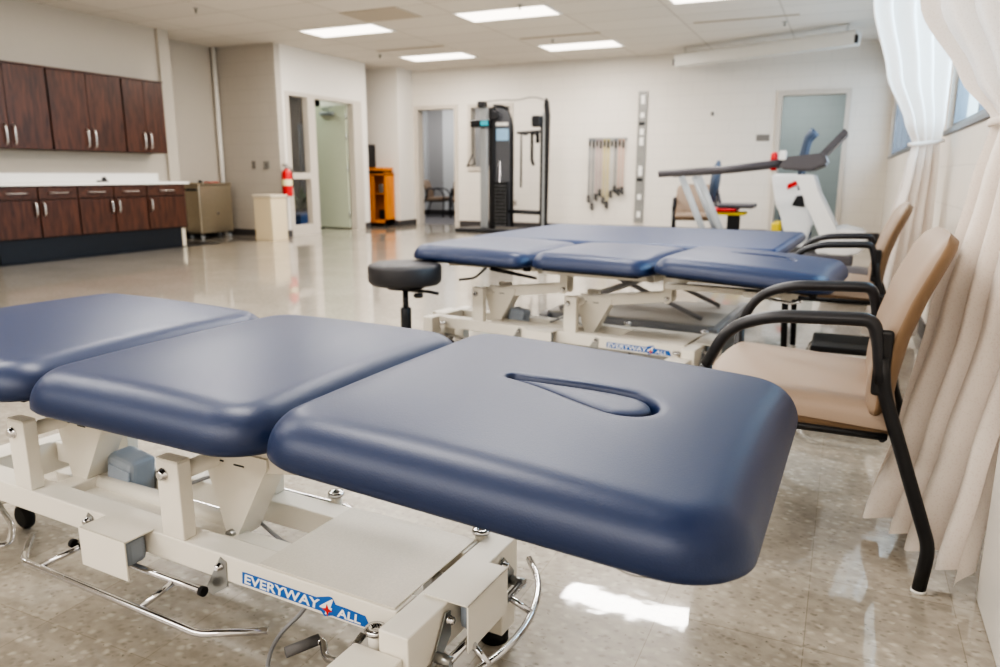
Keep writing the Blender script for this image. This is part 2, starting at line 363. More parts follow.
# entry frame: sidelight + open door
b = BM()
for d in ((-8.03, -7.962, 9.38, 9.465, 0, 2.22), (-8.07, -7.962, 9.91, 10.09, 0, 2.16), (-8.08, -7.962, 11.13, 11.38, 0, 2.16), (-8.08, -7.962, 9.465, 11.38, 2.16, 2.22), (-8.03, -7.965, 9.465, 9.91, .89, .99), (-8.03, -7.965, 9.465, 9.91, 0, .17)): box(b, *d)
struct('door_1_frame', b, 'frame')
b = BM(); box(b, -8.0, -7.994, 9.465, 9.91, .17, 2.16); struct('window_4_pane', b, 'glass')
dr = link('door_1', (lambda b: (box(b, -9.02, -8.09, 11.08, 11.125, .02, 2.14, .003), b)[1])(BM()), 'door'); dr['kind'] = 'structure'
boxo('door_closer', 'silver', dr, (-8.62, -8.32, 11.02, 11.08, 1.98, 2.04), .01)
tubeo('closer_arm', 'silver', dr, [(-8.4, 11.05, 2.05), (-8.5, 10.95, 2.08), (-8.2, 10.85, 2.1)], .01)
b = BM()
for z in (.25, 1.05, 1.6, 1.95): tube(b, [(-8.085, 11.075, z-.05), (-8.085, 11.075, z+.05)], .012)
link('hinge', b, 'zinc', dr)
# windows of the right wall
for k, (y0, y1, mul) in enumerate(((2.3, 5.2, (3.25, 4.22)), (7.3, 12.45, (8.3, 9.3, 10.35, 11.4)))):
    b = BM(); x0, x1 = XR+.03, XR+.09
    box(b, x0, x1, y0, y1, 1.225, 1.26); box(b, x0, x1, y0, y1, 2.39, 2.45); box(b, x0, x1, y0, y0+.05, 1.26, 2.39); box(b, x0, x1, y1-.05, y1, 1.26, 2.39)
    for m_ in mul: box(b, x0, x1, m_-.025, m_+.025, 1.26, 2.39)
    w = struct('window_%d' % (k+1), b, 'alu')
    b = BM(); box(b, XR+.055, XR+.06, y0+.05, y1-.05, 1.26, 2.39); link('pane', b, 'glass', w)
    boxo('window_sill', 'alu', w, (XR-.012, XR+.03, y0-.02, y1+.02, 1.195, 1.225), .004)
b = BM(); box(b, 1.3, 40, -10, 40, -.3, -.2); struct('ground_outside', b, 'outside')
tag(lo('wall_pipe', 'white_wall', None, [(.035, 0), (.035, ZC)], (-9.115, 9.145, 0)), 'painted vertical pipe in the corner left of the light switches', 'pipe')

# ------------------------------------------------------------------ ceiling fittings
def ceiling_light(x0, y0, label, x1=None):
    L = 1.22; W = .60; t = thing('ceiling_light', label, 'ceiling light', (x0+L/2, y0+W/2, ZC), 0, 'fluorescent ceiling lights')
    b = BM()
    for d in ((-L/2, L/2, -W/2, -W/2+.03, -.012, 0), (-L/2, L/2, W/2-.03, W/2, -.012, 0), (-L/2, -L/2+.03, -W/2+.03, W/2-.03, -.012, 0), (L/2-.03, L/2, -W/2+.03, W/2-.03, -.012, 0)): box(b, *d)
    link('frame', b, 'troffer', t)
    b = BM(); box(b, -L/2+.03, L/2-.03, -W/2+.03, W/2-.03, -.008, -.002); link('diffuser', b, 'diffuser', t)
    return t
lamps = []
def lamp(x, y, e=1.):
    ld = bpy.data.lights.new('ceiling_lamp', 'AREA'); ld.shape = 'RECTANGLE'; ld.size = 1.12; ld.size_y = .36; ld.energy = 44*e; ld.color = (1., .955, .905)
    o = bpy.data.objects.new('ceiling_lamp', ld); COL.objects.link(o); o.location = (x, y, ZC-.02)
for (x0, y0, lb) in ((-7.02, 8.58, 'ceiling light nearest the wall cabinets, above the fire extinguisher doorway'), (-4.57, 8.48, 'ceiling light closest to the top edge of the photo, centre of the front row'), (-7.02, 11.1, 'ceiling light in front of the back wall, above the narrow doorway and cable machine'), (-4.50, 11.03, 'ceiling light in front of the back wall, above the hanging exercise bands'), (-2.02, 8.5, 'ceiling light cut by the top edge of the photo, above the treadmill')):
    ceiling_light(x0, y0, lb); lamp(x0+.61, y0+.3)
for x in (-6.41, -3.96, -1.51):
    for y in (6.0, 3.6, 1.2):
        if (x, y) != (-6.41, 3.6): lamp(x, y, 1.0)
for i, (x0, x1, y, lb) in enumerate(((-7.0, -5.8, 10.5, 'slim slot diffuser between the two left ceiling lights'), (-4.5, -3.3, 10.44, 'slim slot diffuser in the ceiling near the middle of the back wall'), (-2.0, -.73, 10.3, 'slim slot diffuser in the ceiling above the projection screen case'))):
    tag(boxo('slot_diffuser', 'grille', None, (x0, x1, y-.03, y+.03, ZC-.01, ZC)), lb, 'air vent', 'slot diffusers in the ceiling')
tag(boxo('ceiling_grille', 'grille', None, (-5.8, -5.0, 7.9, 8.5, ZC-.012, ZC)), 'square tan air grille in the ceiling between two lights', 'air vent')
for x, y, lb in ((-7.2, 7.0, 'ceiling sprinkler head above the wall cabinets'), (-7.18, 10.84, 'ceiling sprinkler head left of the far left light'), (-3.63, 8.4, 'ceiling sprinkler head by the topmost light'), (-4.1, 10.7, 'ceiling sprinkler head beside the light above the exercise bands'), (-.93, 10.7, 'ceiling sprinkler head above the projection screen case')):
    t = thing('sprinkler_head', lb, 'sprinkler', (x, y, ZC), 0, 'ceiling sprinklers')
    lo('escutcheon', 'zinc', t, [(.035, -.006), (.035, 0)]); lo('nozzle', 'zinc', t, [(.018, -.055), (.02, -.05), (.008, -.045), (.01, -.006)])
# projection screen case (hung from the ceiling, slanting towards the viewer on the right)
a = Vector((-2.62, 12.25)); c = Vector((-.06, 11.15)); L = (c-a).length; ang = math.atan2(c.y-a.y, c.x-a.x)
t = thing('projection_screen', 'long white roll-up projection screen case hung under the ceiling', 'projection screen', (a.x, a.y, 2.70), ang)
b = BM(); prism(b, [(-.08, -.085), (.07, -.095), (.085, -.02), (.06, .0), (.085, .02), (.085, .08), (-.05, .1), (-.08, .08)], 0, L, 'x', .008); link('case', b, 'screen', t)
for x in (0, L): boxo('end_cap', 'black', t, (x-.012, x+.012, -.086, -.02, -.07, .03), .004)
b = BM()
for x in (.15, L-.15): tube(b, [(x, 0, .06), (x, 0, ZC-2.70)], .006)
link('hanger', b, 'zinc', t)

# ------------------------------------------------------------------ cabinets on the left
def handle_v(parent, x, y, z0, z1):
    tubeo('handle', 'nickel', parent, [(x, y, z0), (x+.028, y, z0+.02), (x+.034, y, (z0+z1)/2), (x+.028, y, z1-.02), (x, y, z1)], .006, fil=.02, flat=1.6)
def upper_cabinet(y0, y1, label, h=True):
    t = thing('wall_cabinet', label, 'cabinet', (-8.68, y0, 1.237), 0, 'wall cabinets in a row')
    W = y1-y0; boxo('carcass', 'carcass', t, (0, .28, .004, W-.004, 0, .905)); ym = W/2
    boxo('top_edge', 'woodx', t, (.0, .312, 0, W, .905, .92))
    for i, (a_, c_) in enumerate(((.012, ym-.003), (ym+.003, W-.012))):
        d = boxo('door', 'wood', t, (.281, .30, a_, c_, .004, .9), .002)
        handle_v(d, .30, (c_-.045) if i == 0 else (a_+.045), .04, .26)
upper_cabinet(6.83, 7.47, 'dark brown wall cabinet at the right end of the row, narrowest doors')
upper_cabinet(5.85, 6.83, 'dark brown wall cabinet, second from the right end of the row')
upper_cabinet(4.87, 5.85, 'dark brown wall cabinet cut by the left edge of the photo')
def base_cabinet(y0, y1, label, n=2):
    t = thing('base_cabinet', label, 'cabinet', (-8.675, y0, 0), 0, 'base cabinets under the worktop')
    W = y1-y0; boxo('carcass', 'carcass', t, (0, .55, .004, W-.004, .26, .835))
    boxo('side_panel', 'wood', t, (.1, .56, W-.012, W-.001, .26, .83))
    w = W/n
    for i in range(n):
        a_, c_ = i*w+.008, (i+1)*w-.008
        dw = boxo('drawer', 'woodx', t, (.551, .57, a_, c_, .69, .82), .002)
        ym = (a_+c_)/2; tubeo('handle', 'nickel', dw, [(.57, ym-.11, .757), (.6, ym-.1, .757), (.6, ym+.1, .757), (.57, ym+.11, .757)], .006, fil=.012, flat=1.8)
        d = boxo('door', 'wood', t, (.551, .57, a_, c_, .272, .68), .002)
        hy = (c_-.04) if (n == 2 and i == 0) else (a_+.04)
        handle_v(d, .57, hy, .50, .66)
    boxo('toe_kick', 'kick', t, (.05, .54, .0, W-(.09 if n == 1 else 0), 0, .26))
base_cabinet(6.83, 7.445, 'single-door dark brown base cabinet at the right end of the counter', 1)
base_cabinet(5.88, 6.83, 'two-door dark brown base cabinet in the middle of the counter')
base_cabinet(4.93, 5.88, 'two-door dark brown base cabinet cut by the left edge of the photo')
t = thing('worktop', 'long white laminate worktop with upstand over the brown base cabinets', 'countertop', (-8.68, 4.2, .835))
boxo('slab', 'worktop', t, (0, .59, 0, 3.31, 0, .032), .004); boxo('upstand', 'worktop', t, (0, .02, 0, 3.31, .032, .14), .003)
tag(boxo('floor_layer', 'kick', None, (-8.6, -8.09, 4.3, 7.98, .001, .008)), 'dark strip on the floor along the foot of the base cabinets', 'mat')  # thin dark slab on the floor along the foot of the cabinets
tag(boxo('counter_support', 'beigeD', None, (-8.22, -8.15, 7.37, 7.43, .008, .258)), 'short white leg under the right end of the counter', 'support leg')
t = thing('tape_dispenser', 'small black tape dispenser lying on the white worktop', 'tape dispenser', (-8.4, 6.45, .868))
boxo('base', 'black', t, (-.03, .03, -.07, .06, 0, .02), .006); lo('roll', 'black', t, [(.012, -.01), (.03, -.01), (.03, .01), (.012, .01)], (0, .02, .032), axis='x')

# steel heating cabinet
t = thing('heating_cabinet', 'stainless steel cabinet on casters in the corner beside the counter', 'steel cabinet', (-8.93, 8.64, 0))
boxo('body', 'steel', t, (-.15, .15, -.33, .33, .085, .8), .012)
boxo('lid', 'steel', t, (-.16, .16, -.34, .34, .805, .835), .01); boxo('side_handle', 'dark', t, (-.13, .13, -.37, -.335, .72, .75), .008)
boxo('front_panel', 'steel', t, (.15, .156, -.31, .31, .1, .78), .003)
lo('drain_knob', 'chrome', t, [(.012, .156), (.02, .17), (.016, .185)], (0, .0, .38), axis='x')
for x in (-.11, .11):
    for y in (-.28, .28):
        w = lo('caster', 'silver', t, [(.032, -.012), (.035, 0), (.032, .012)], (x, y, .035), axis='x'); boxo('fork', 'black', w, (x-.02, x+.02, y-.02, y+.02, .055, .085))
tag(lo('tongs_cap', 'black', None, [(.03, .836), (.03, .86), (.02, .87)], (-8.93, 8.5, 0)), 'black knob cap on the lid of the steel cabinet', 'cap')
tag(boxo('folded_cloth', 'red', None, (-8.98, -8.86, 8.62, 8.8, .836, .85), .005), 'small red cloth on top of the steel cabinet', 'cloth')
# bin
t = thing('waste_bin', 'square beige laminate waste bin standing left of the fire extinguisher', 'waste bin', (-7.81, 8.74, 0))
boxo('body', 'beige', t, (-.165, .165, -.165, .165, 0, .63), .006); boxo('lid', 'beigeD', t, (-.18, .18, -.18, .18, .63, .67), .008)
# extinguisher
t = thing('fire_extinguisher', 'red fire extinguisher with pale label hung beside the glazed doorway', 'fire extinguisher', (-7.885, 9.235, .63))
lo('cylinder', 'red', t, [(.06, 0), (.072, .012), (.075, .03), (.075, .34), (.06, .385), (.025, .405), (.025, .42)])
lo('label_band', 'extlabel', t, [(.076, .16), (.0765, .165), (.0765, .25), (.076, .255)])
lo('valve', 'zinc', t, [(.02, .42), (.024, .425), (.024, .45), (.012, .46)])
b = BM(); box(b, -.01, .01, -.09, .02, .455, .468); box(b, -.01, .01, -.08, .02, .478, .49); link('lever', b, 'black', t)
tubeo('hose', 'black', t, [(0, .02, .44), (.03, .07, .43), (.03, .088, .3), (.03, .086, .12)], .009, fil=.03)
boxo('bracket', 'zinc', t, (-.09, -.076, -.02, .02, .1, .35))
for x, w, lb, m_ in ((-8.5, .035, 'narrow grey light switch, left one of the pair in the corner', 'sign'), (-8.24, .06, 'wide light switch plate beside the narrow one', 'zinc')):
    t = thing('light_switch', lb, 'light switch', (x, 9.2, 1.105), 0, 'wall switches'); boxo('plate', m_, t, (-w, w, -.008, 0, -.06, .06), .003); boxo('rocker', 'sign', t, (-.012, .012, -.014, -.008, -.03, .03), .002)
# things in the corridor
t = thing('potted_plant', 'leafy green plant in a dark pot seen through the narrow glass', 'plant', (-9.35, 11.3, 0))
lo('pot', 'dark', t, [(.11, 0), (.15, .25), (.14, .27)])
b = BM()
for i in range(46):
    a = random.uniform(0, 2*pi); e = random.uniform(.3, 1.3); ln = random.uniform(.2, .48); z0 = .27+random.uniform(0, .2)
    d = Vector((cos(a)*cos(e), sin(a)*cos(e), sin(e))); s = Vector((-sin(a), cos(a), 0))*.03; p = Vector((0, 0, z0))
    q = [p, p+d*ln*.5+s, p+d*ln+Vector((0, 0, -.05)), p+d*ln*.5-s]; b.faces.new([b.verts.new(x) for x in q])
link('foliage', b, 'leaf', t)
t = thing('storage_bin', 'blue plastic bin on the corridor floor behind the glass', 'bin', (-9.05, 10.9, 0))
b = BM(); box(b, -.16, .16, -.18, .18, 0, .25, .02); link('body', b, 'bluebin', t); boxo('lid', 'bluebin', t, (-.17, .17, -.19, .19, .252, .275), .008)
t = thing('notice_panel', 'tall grey-blue panel standing in the corridor behind the glass', 'panel', (-9.6, 11.9, 0))
boxo('panel', 'navyfab', t, (-.02, .02, -.25, .25, .1, 1.9), .004); b = BM(); box(b, -.12, .12, -.22, -.16, 0, .1); box(b, -.12, .12, .16, .22, 0, .1); link('foot', b, 'dark', t)
# honey oak cart in the alcove
t = thing('storage_cart', 'honey oak open cart standing in the alcove with a dark device on top', 'cart', (-8.04, 12.0, 0))
b = BM()
for d in ((-.24, -.22, -.16, .16, .07, 1.0), (.2, .22, -.16, .16, .07, 1.0), (-.22, .2, .14, .16, .07, 1.0), (-.24, .22, -.16, .16, .07, .13), (-.24, .22, -.16, .16, .95, .975), (-.22, .2, -.15, .14, .6, .615), (-.24, -.02, -.165, -.15, .13, .93)): box(b, *d)
link('case', b, 'orange', t)
boxo('top_drawer', 'orange', t, (-.25, .2, -.16, .16, 1.03, 1.09), .004); boxo('drawer_gap', 'carcass', t, (-.24, .19, -.15, .15, .976, 1.03))
for x in (-.2, .18): lo('caster', 'black', t, [(.03, -.012), (.033, 0), (.03, .012)], (x, -.1, .035), axis='x')
for i, (z, w, m_, lb) in enumerate(((.616, .1, 'zinc', 'grey box on the middle shelf of the oak cart'), (.131, .13, 'black', 'black bag on the bottom shelf of the oak cart'))):
    tag(boxo('storage_box', m_, None, (-8.0, -8.0+w, 11.88, 12.05, z, z+.18), .012), lb, 'box')
t = thing('tablet_stand', 'thin black upright screen on the oak cart', 'screen', (-8.22, 12.0, 1.09)); boxo('panel', 'black', t, (-.01, .01, -.14, .14, .02, .42), .004); boxo('foot', 'black', t, (-.05, .05, -.08, .08, 0, .02), .004)

# ------------------------------------------------------------------ back wall things
t = thing('door_sign', 'small grey sign plate on the wall left of the right-hand doorway', 'sign', (-1.3, YB, 1.54)); boxo('plate', 'sign', t, (-.1, .1, -.008, 0, -.05, .05), .002)
t = thing('wall_outlet', 'small outlet plate low on the wall behind the cable machine', 'outlet', (-5.56, YB, .45)); boxo('plate', 'frame', t, (-.035, .035, -.006, 0, -.055, .055), .002); boxo('socket', 'sign', t, (-.016, .016, -.009, -.006, -.04, .04), .002)
t = thing('wall_thermostat', 'tiny grey sensor high on the wall above the sign plate', 'sensor', (-2.1, YB, 1.93)); boxo('housing', 'sign', t, (-.02, .02, -.015, 0, -.03, .03), .004)
# metal strip chart
t = thing('wall_strip', 'tall narrow grey metal strip with cut-outs mounted on the back wall', 'wall strip', (-3.24, YB, 0))
b = BM(); box(b, -.075, .075, -.03, -.012, .16, 2.32, .002); link('strip', b, mat('galvanised_strip', '#8d8c88', .45, .3, noise=.25, nscale=14), t)
for z, h_ in ((.25, .1), (.55, .09), (.95, .16), (1.45, .13), (1.62, .1), (1.9, .08), (2.12, .14)): boxo('slot', 'worktop', t, (-.03, .035, -.0315, -.03, z, z+h_), .0)
for z in (.86, 1.78): boxo('clamp', 'dark', t, (-.05, .05, -.042, -.028, z, z+.05), .005)
b = BM()
for z in (.3, 2.1): box(b, -.03, .03, -.012, 0, z, z+.05)
link('wall_mount', b, 'zinc', t)
# band rack
t = thing('band_rack', 'grey hook rail mounted on the back wall holding exercise bands', 'rack', (-3.83, YB, 1.56))
boxo('rail', 'zinc', t, (-.34, .34, -.02, 0, -.03, .03), .004)
for i in range(10): tubeo('hook', 'zinc', t, [(-.3+i*.066, -.02, 0), (-.3+i*.066, -.06, -.01), (-.3+i*.066, -.07, .02)], .005)
bc = ['b0', 'b0', 'b1', 'b1', 'b2', 'b2', 'b3', 'b0', 'b4', 'b4']; nm = ['grey', 'grey', 'pink', 'pink', 'yellow', 'yellow', 'white', 'slate', 'peach', 'peach']
place = ['leftmost', 'second from left', 'third from left', 'fourth from left', 'fifth from left', 'fifth from right', 'fourth from right', 'third from right', 'second from right', 'rightmost']
ln = [.88, 1.0, .85, .78, .9, .97, .8, .72, .76, .74]
for i in range(10):
    x = -4.13+i*.066
    t = thing('resistance_band', '%s exercise band with black handle, %s on the hook rail' % (nm[i], place[i]), 'exercise band', (x, YB-.06, 1.56), 0, 'exercise bands on the hook rail')
    z1 = -ln[i]*1.08
    tubeo('tube', bc[i], t, [(-.012, 0, z1), (-.012, 0, -.03), (0, 0, .012), (.012, 0, -.03), (.012, 0, z1)], .006, fil=.01, seg=8)
    tubeo('handle', 'black', t, [(-.012, -.004, z1), (-.02, -.01, z1-.09), (.02, -.01, z1-.12), (.012, -.004, z1)], .013, fil=.01, seg=8)
    boxo('clip', 'dark', t, (-.015, .015, -.018, .012, -.12-.03*(i%2), -.03), .008)

# ------------------------------------------------------------------ cable machine
t = thing('cable_machine', 'tall black and silver dual-column cable machine with weight stack', 'gym machine', (0, 0, 0))
Y = 11.6
boxo('base_foot', 'dark', t, (-6.1, -5.05, Y-.25, Y+.5, 0, .06), .01); boxo('base_foot', 'dark', t, (-4.63, -4.47, Y-.4, Y+.5, 0, .06), .01)
boxo('front_column', 'silver', t, (-5.72, -5.58, Y-.03, Y+.03, .06, 2.06), .02)
boxo('spine', 'black', t, (-5.56, -5.46, Y-.02, Y+.05, .06, 2.05), .02)
b = BM(); prism(b, [(-5.46, .1), (-5.18, .1), (-5.18, 1.86), (-5.22, 1.98), (-5.32, 2.04), (-5.46, 2.06)], Y+.02, Y+.07, 'y', .012); sh = link('weight_shroud', b, 'shroud', t)
boxo('placard', 'placard', sh, (-5.43, -5.21, Y+.008, Y+.02, 1.52, 1.71)); boxo('title_plate', 'worktop', sh, (-5.44, -5.22, Y+.008, Y+.02, 1.76, 1.81))
b = BM(); tube(b, [(-5.16, Y+.06, .1), (-5.16, Y+.06, 1.8), (-5.28, Y+.06, 2.07), (-5.5, Y+.06, 2.09)], .026, fil=.15); link('edge_tube', b, 'black', t)
tubeo('guide_rod', 'chrome', t, [(-5.36, Y, .1), (-5.36, Y, 1.2)], .012); boxo('weight_stack', 'black', t, (-5.43, -5.2, Y-.07, Y+.0, .1, .85), .01)
b = BM()
for z in range(12): box(b, -5.432, -5.198, Y-.074, Y-.068, .12+z*.06, .125+z*.06)
link('weight_plate_line', b, 'silver', t)
boxo('pulley_carriage', 'black', t, (-5.86, -5.5, Y-.12, Y-.03, 1.74, 1.86), .02); boxo('carriage_label', 'cyan', t, (-5.66, -5.52, Y-.126, Y-.12, 1.76, 1.84))
lo('pulley', 'dark', t, [(.06, -.02), (.07, -.01), (.07, .01), (.06, .02)], (-5.42, Y-.05, 1.92), axis='y')
tubeo('cable', 'dark', t, [(-5.83, Y-.08, 1.74), (-5.83, Y-.08, 1.3)], .006); tubeo('strap_handle', 'dark', t, [(-5.93, Y-.1, 1.1), (-5.78, Y-.1, 1.14), (-5.83, Y-.08, 1.3), (-5.93, Y-.1, 1.1)], .014)
b = BM(); box(b, -5.75, -5.62, Y-.07, Y+.07, 2.06, 2.16, .015); link('top_bracket', b, 'dark', t)
# right tower
boxo('rear_column', 'silver', t, (-4.595, -4.535, Y-.02, Y+.02, .06, 1.95), .015)
b = BM(); prism(b, [(-4.535, .06), (-4.50, .06), (-4.475, 1.9), (-4.50, 2.12), (-4.54, 2.18), (-4.575, 2.05), (-4.535, 1.9)], Y-.03, Y+.03, 'y', .008); link('rear_spine', b, 'black', t)
boxo('inner_edge', 'black', t, (-4.625, -4.596, Y-.03, Y+.03, .06, 1.9), .01)
boxo('rear_carriage', 'dark', t, (-4.76, -4.6, Y-.1, Y+.02, 1.72, 1.9), .03)
tubeo('cross_bar', 'dark', t, [(-5.07, Y+.05, 1.64), (-4.6, Y+.05, 1.66)], .02); tubeo('low_cross_bar', 'dark', t, [(-5.4, Y+.05, .36), (-4.6, Y+.05, .34)], .035)
tubeo('top_cable', 'dark', t, [(-5.65, Y, 2.15), (-5.3, Y, 2.17), (-5.05, Y, 2.15), (-4.8, Y, 2.2), (-4.6, Y, 2.16), (-4.5, Y, 2.05)], .007, fil=.1)
tubeo('hanging_rope', 'dark', t, [(-4.98, Y+.02, 1.62), (-4.98, Y+.02, .75)], .015)
tubeo('tricep_rope', 'rubber', t, [(-4.78, Y, 1.64), (-4.78, Y, 1.2), (-4.74, Y-.02, 1.12)], .025, fil=.03); tubeo('ankle_strap', 'rubber', t, [(-4.68, Y, 1.64), (-4.68, Y, 1.47)], .03)
tubeo('curl_bar', 'dark', t, [(-4.95, Y-.03, 1.63), (-4.88, Y-.03, 1.6), (-4.8, Y-.03, 1.65), (-4.7, Y-.03, 1.6), (-4.64, Y-.03, 1.65)], .016, fil=.03)

# ------------------------------------------------------------------ chairs
def side_chair_path(y):
    return [(.262-.02, y, 0), (.252, y, .115), (.122, y, .49), (.098, y, .60), (.085, y, .643), (.009, y, .643), (-.14, y, .635), (-.225, y, .59), (-.283, y, .50), (-.272, y, .25), (-.262, y, 0)]
def make_chair(label):
    t = thing('arm_chair', label, 'chair', (0, 0, 0), 0, 'tan vinyl arm chairs')
    for s in (-1, 1):
        y = s*.28
        tubeo('leg', 'black', t, [(.262-.02, y, .004), (.252, y, .115), (.122, y, .48), (.112, y, .56)], .0155, fil=.03)
        tubeo('leg', 'black', t, [(-.283, y, .50), (-.275, y, .25), (-.262, y, .004)], .0155, fil=.05)
        b = BM(); P = fillet([(.112, y, .50), (.098, y, .60), (.085, y, .645), (.04, y, .645), (-.14, y, .637), (-.235, y, .60), (-.283, y, .50)], .06, 8)
        tube(b, P, [.0135+.003*sin(pi*i/(len(P)-1)) for i in range(len(P))], seg=14, flat=1.35, up=(1, 0, 0)); link('arm_rest', b, 'armblack', t)
        lo('foot_glide', 'worktop', t, [(.0165, 0), (.0165, .008)], (.2415, y, 0)); lo('foot_glide', 'worktop', t, [(.0165, 0), (.0165, .008)], (-.262, y, 0))
    # seat cushion
    b = BM(); N = 22
    g = [[None]*(N+1) for _ in range(N+1)]
    for i in range(N+1):
        for j in range(N+1):
            s_ = sin(pi/2*(2*i/N-1)); q = sin(pi/2*(2*j/N-1)); yy = .262*q
            ex = min(1, (1-abs(s_))/.12); ey = min(1, (1-abs(q))/.12); edge = sqrt(max(0, 1-(1-ex)**2))*sqrt(max(0, 1-(1-ey)**2))
            x = -.06+.222*s_-(.03*(1-q*q) if s_ < 0 else 0)
            z = .395+.055*edge+.012*(1-s_*s_)*(1-q*q)-.02*(s_+.3)*.6
            g[i][j] = b.verts.new((x, yy, z))
    for i in range(N):
        for j in range(N): f = b.faces.new((g[i][j], g[i+1][j], g[i+1][j+1], g[i][j+1])); f.smooth = True
    link('seat', b, 'tan', t)
    b = BM(); box(b, -.27, .155, -.255, .255, .365, .40, .012); link('seat_shell', b, 'tan_side', t)
    b = BM(); box(b, -.25, .13, -.25, .25, .352, .366); tube(b, [(-.25, -.28, .365), (-.25, .28, .365)], .008); tube(b, [(.13, -.28, .365), (.13, .28, .365)], .008); tube(b, [(.14, -.275, .37), (-.27, -.275, .37)], .008); tube(b, [(.14, .275, .37), (-.27, .275, .37)], .008); link('seat_frame', b, 'black', t)
    # back cushion, curved in height, rounded
    b = BM(); NV, NU = 26, 22; F = []; Bk = []
    def curve(v, pts):
        for (a0, b0), (a1, b1) in zip(pts, pts[1:]):
            if v <= a1: return b0+(b1-b0)*(v-a0)/(a1-a0)
        return pts[-1][1]
    for k in range(NV+1):
        v = k/NV; z = .40+.435*v
        xc = curve(v, ((0, .118), (.22, .124), (.44, .14), (.67, .17), (.89, .21), (1, .234)))
        hw = .272*(1-.10*max(0, v-.5)**2*4*.5); rc = .07
        zt = (1-v)*.45; zb = v*.45
        if zt < rc: hw -= rc-sqrt(max(0, rc*rc-(rc-zt)**2))
        if zb < rc*.6: hw -= rc*.6-sqrt(max(0, (rc*.6)**2-(rc*.6-zb)**2))
        rf, rb = [], []
        for j in range(NU+1):
            q = sin(pi/2*(2*j/NU-1)); y = hw*q
            th_ = .032*sqrt(max(0, 1-abs(q)**6))*sqrt(max(0, 1-abs(2*v-1)**10))
            bend = .012*q*q
            rf.append(b.verts.new((xc-th_-bend, y, z))); rb.append((xc+th_*1.1-bend, y*1.004, z))
        F.append(rf); Bk.append(rb)
    b2 = BM(); Bk = [[b2.verts.new(p) for p in r] for r in Bk]
    edge = [[b2.verts.new(v.co) for v in (r[0], r[-1])] for r in F]
    for G, q in ((F, b), (Bk, b2)):
        for i in range(NV):
            for j in range(NU): f = q.faces.new((G[i][j], G[i+1][j], G[i+1][j+1], G[i][j+1])); f.smooth = True
    for i in range(NV):
        f = b2.faces.new((edge[i][0], edge[i+1][0], Bk[i+1][0], Bk[i][0])); f = b2.faces.new((edge[i][1], edge[i+1][1], Bk[i+1][-1], Bk[i][-1]))
    link('backrest', b, 'tan', t, smooth=True)
    link('back_shell', b2, 'tan_side', t, smooth=True)
    for s in (-1, 1): boxo('back_bracket', 'black', t, (.094, .13, s*.284-.006, s*.284+.008, .47, .625), .008)
    return t
c1 = make_chair('tan vinyl chair with black arms nearest the viewer, beside the near treatment table'); c1.location = (0, 2.15, 0); c1.rotation_euler = (0, 0, -.02)
c2 = copy_tree(c1); c2.location = (.045, 4.22, 0); c2['label'] = 'tan vinyl chair with black arms behind the nearest chair, at the second treatment table'
c3 = copy_tree(c1); c3.location = (-1.93, 10.7, 0); c3.rotation_euler = (0, 0, pi/2+.15); c3['label'] = 'tan vinyl chair against the back wall behind the treadmill handrail'
c4 = copy_tree(c1); c4.location = (-8.62, 15.1, .006); c4.rotation_euler = (0, 0, pi+.25); c4['label'] = 'tan vinyl chair seen inside the narrow left doorway, fully visible one'
c5 = copy_tree(c1); c5.location = (-7.85, 15.1, .006); c5.rotation_euler = (0, 0, pi/2+.4); c5['label'] = 'tan vinyl chair inside the left doorway, cut off by the right jamb'

# step stool between the chairs
t = thing('step_stool', 'low chrome step stool with black rubber top between the tan chairs', 'step stool', (.03, 3.62, 0))
boxo('tread', 'rubber', t, (-.12, .2, -.16, .16, .21, .235), .008)
for s in (-1, 1): tubeo('leg', 'chrome', t, [(-.17, s*.15, .01), (-.12, s*.14, .2), (.2, s*.14, .2), (.25, s*.15, .01)], .013, fil=.04)
boxo('cross_panel', 'worktop', t, (-.1, .19, -.155, -.15, .19, .208))

# ------------------------------------------------------------------ stool
t = thing('rolling_stool', 'black round rolling stool with padded seat behind the near treatment table', 'stool', (-1.94, 3.09, 0))
lo('seat', 'stool', t, [(.12, .44), (.165, .443), (.177, .455), (.18, .475), (.18, .525), (.174, .537), (.15, .545), (.08, .548), (.02, .549)], seg=48)
lo('seat_plate', 'black', t, [(.03, .41), (.09, .42), (.1, .44)]); tubeo('height_lever', 'black', t, [(0, 0, .41), (.12, .02, .408), (.17, .03, .40)], .008)
lo('knob', 'black', t, [(.02, .39), (.024, .4), (.02, .41)], (.11, -.06, 0))
lo('piston', 'dark', t, [(.014, .28), (.014, .42)]); lo('column', 'dark', t, [(.026, .09), (.026, .32), (.022, .325)])
for i in range(5):
    a = 2*pi*i/5+.3; d = (cos(a), sin(a))
    lg = tubeo('leg', 'black', t, [(d[0]*.02, d[1]*.02, .13), (d[0]*.26, d[1]*.26, .075)], [.022, .014])
    lo('caster', 'black', lg, [(.022, -.018), (.027, 0), (.022, .018)], (d[0]*.26, d[1]*.26, .028), axis='x')

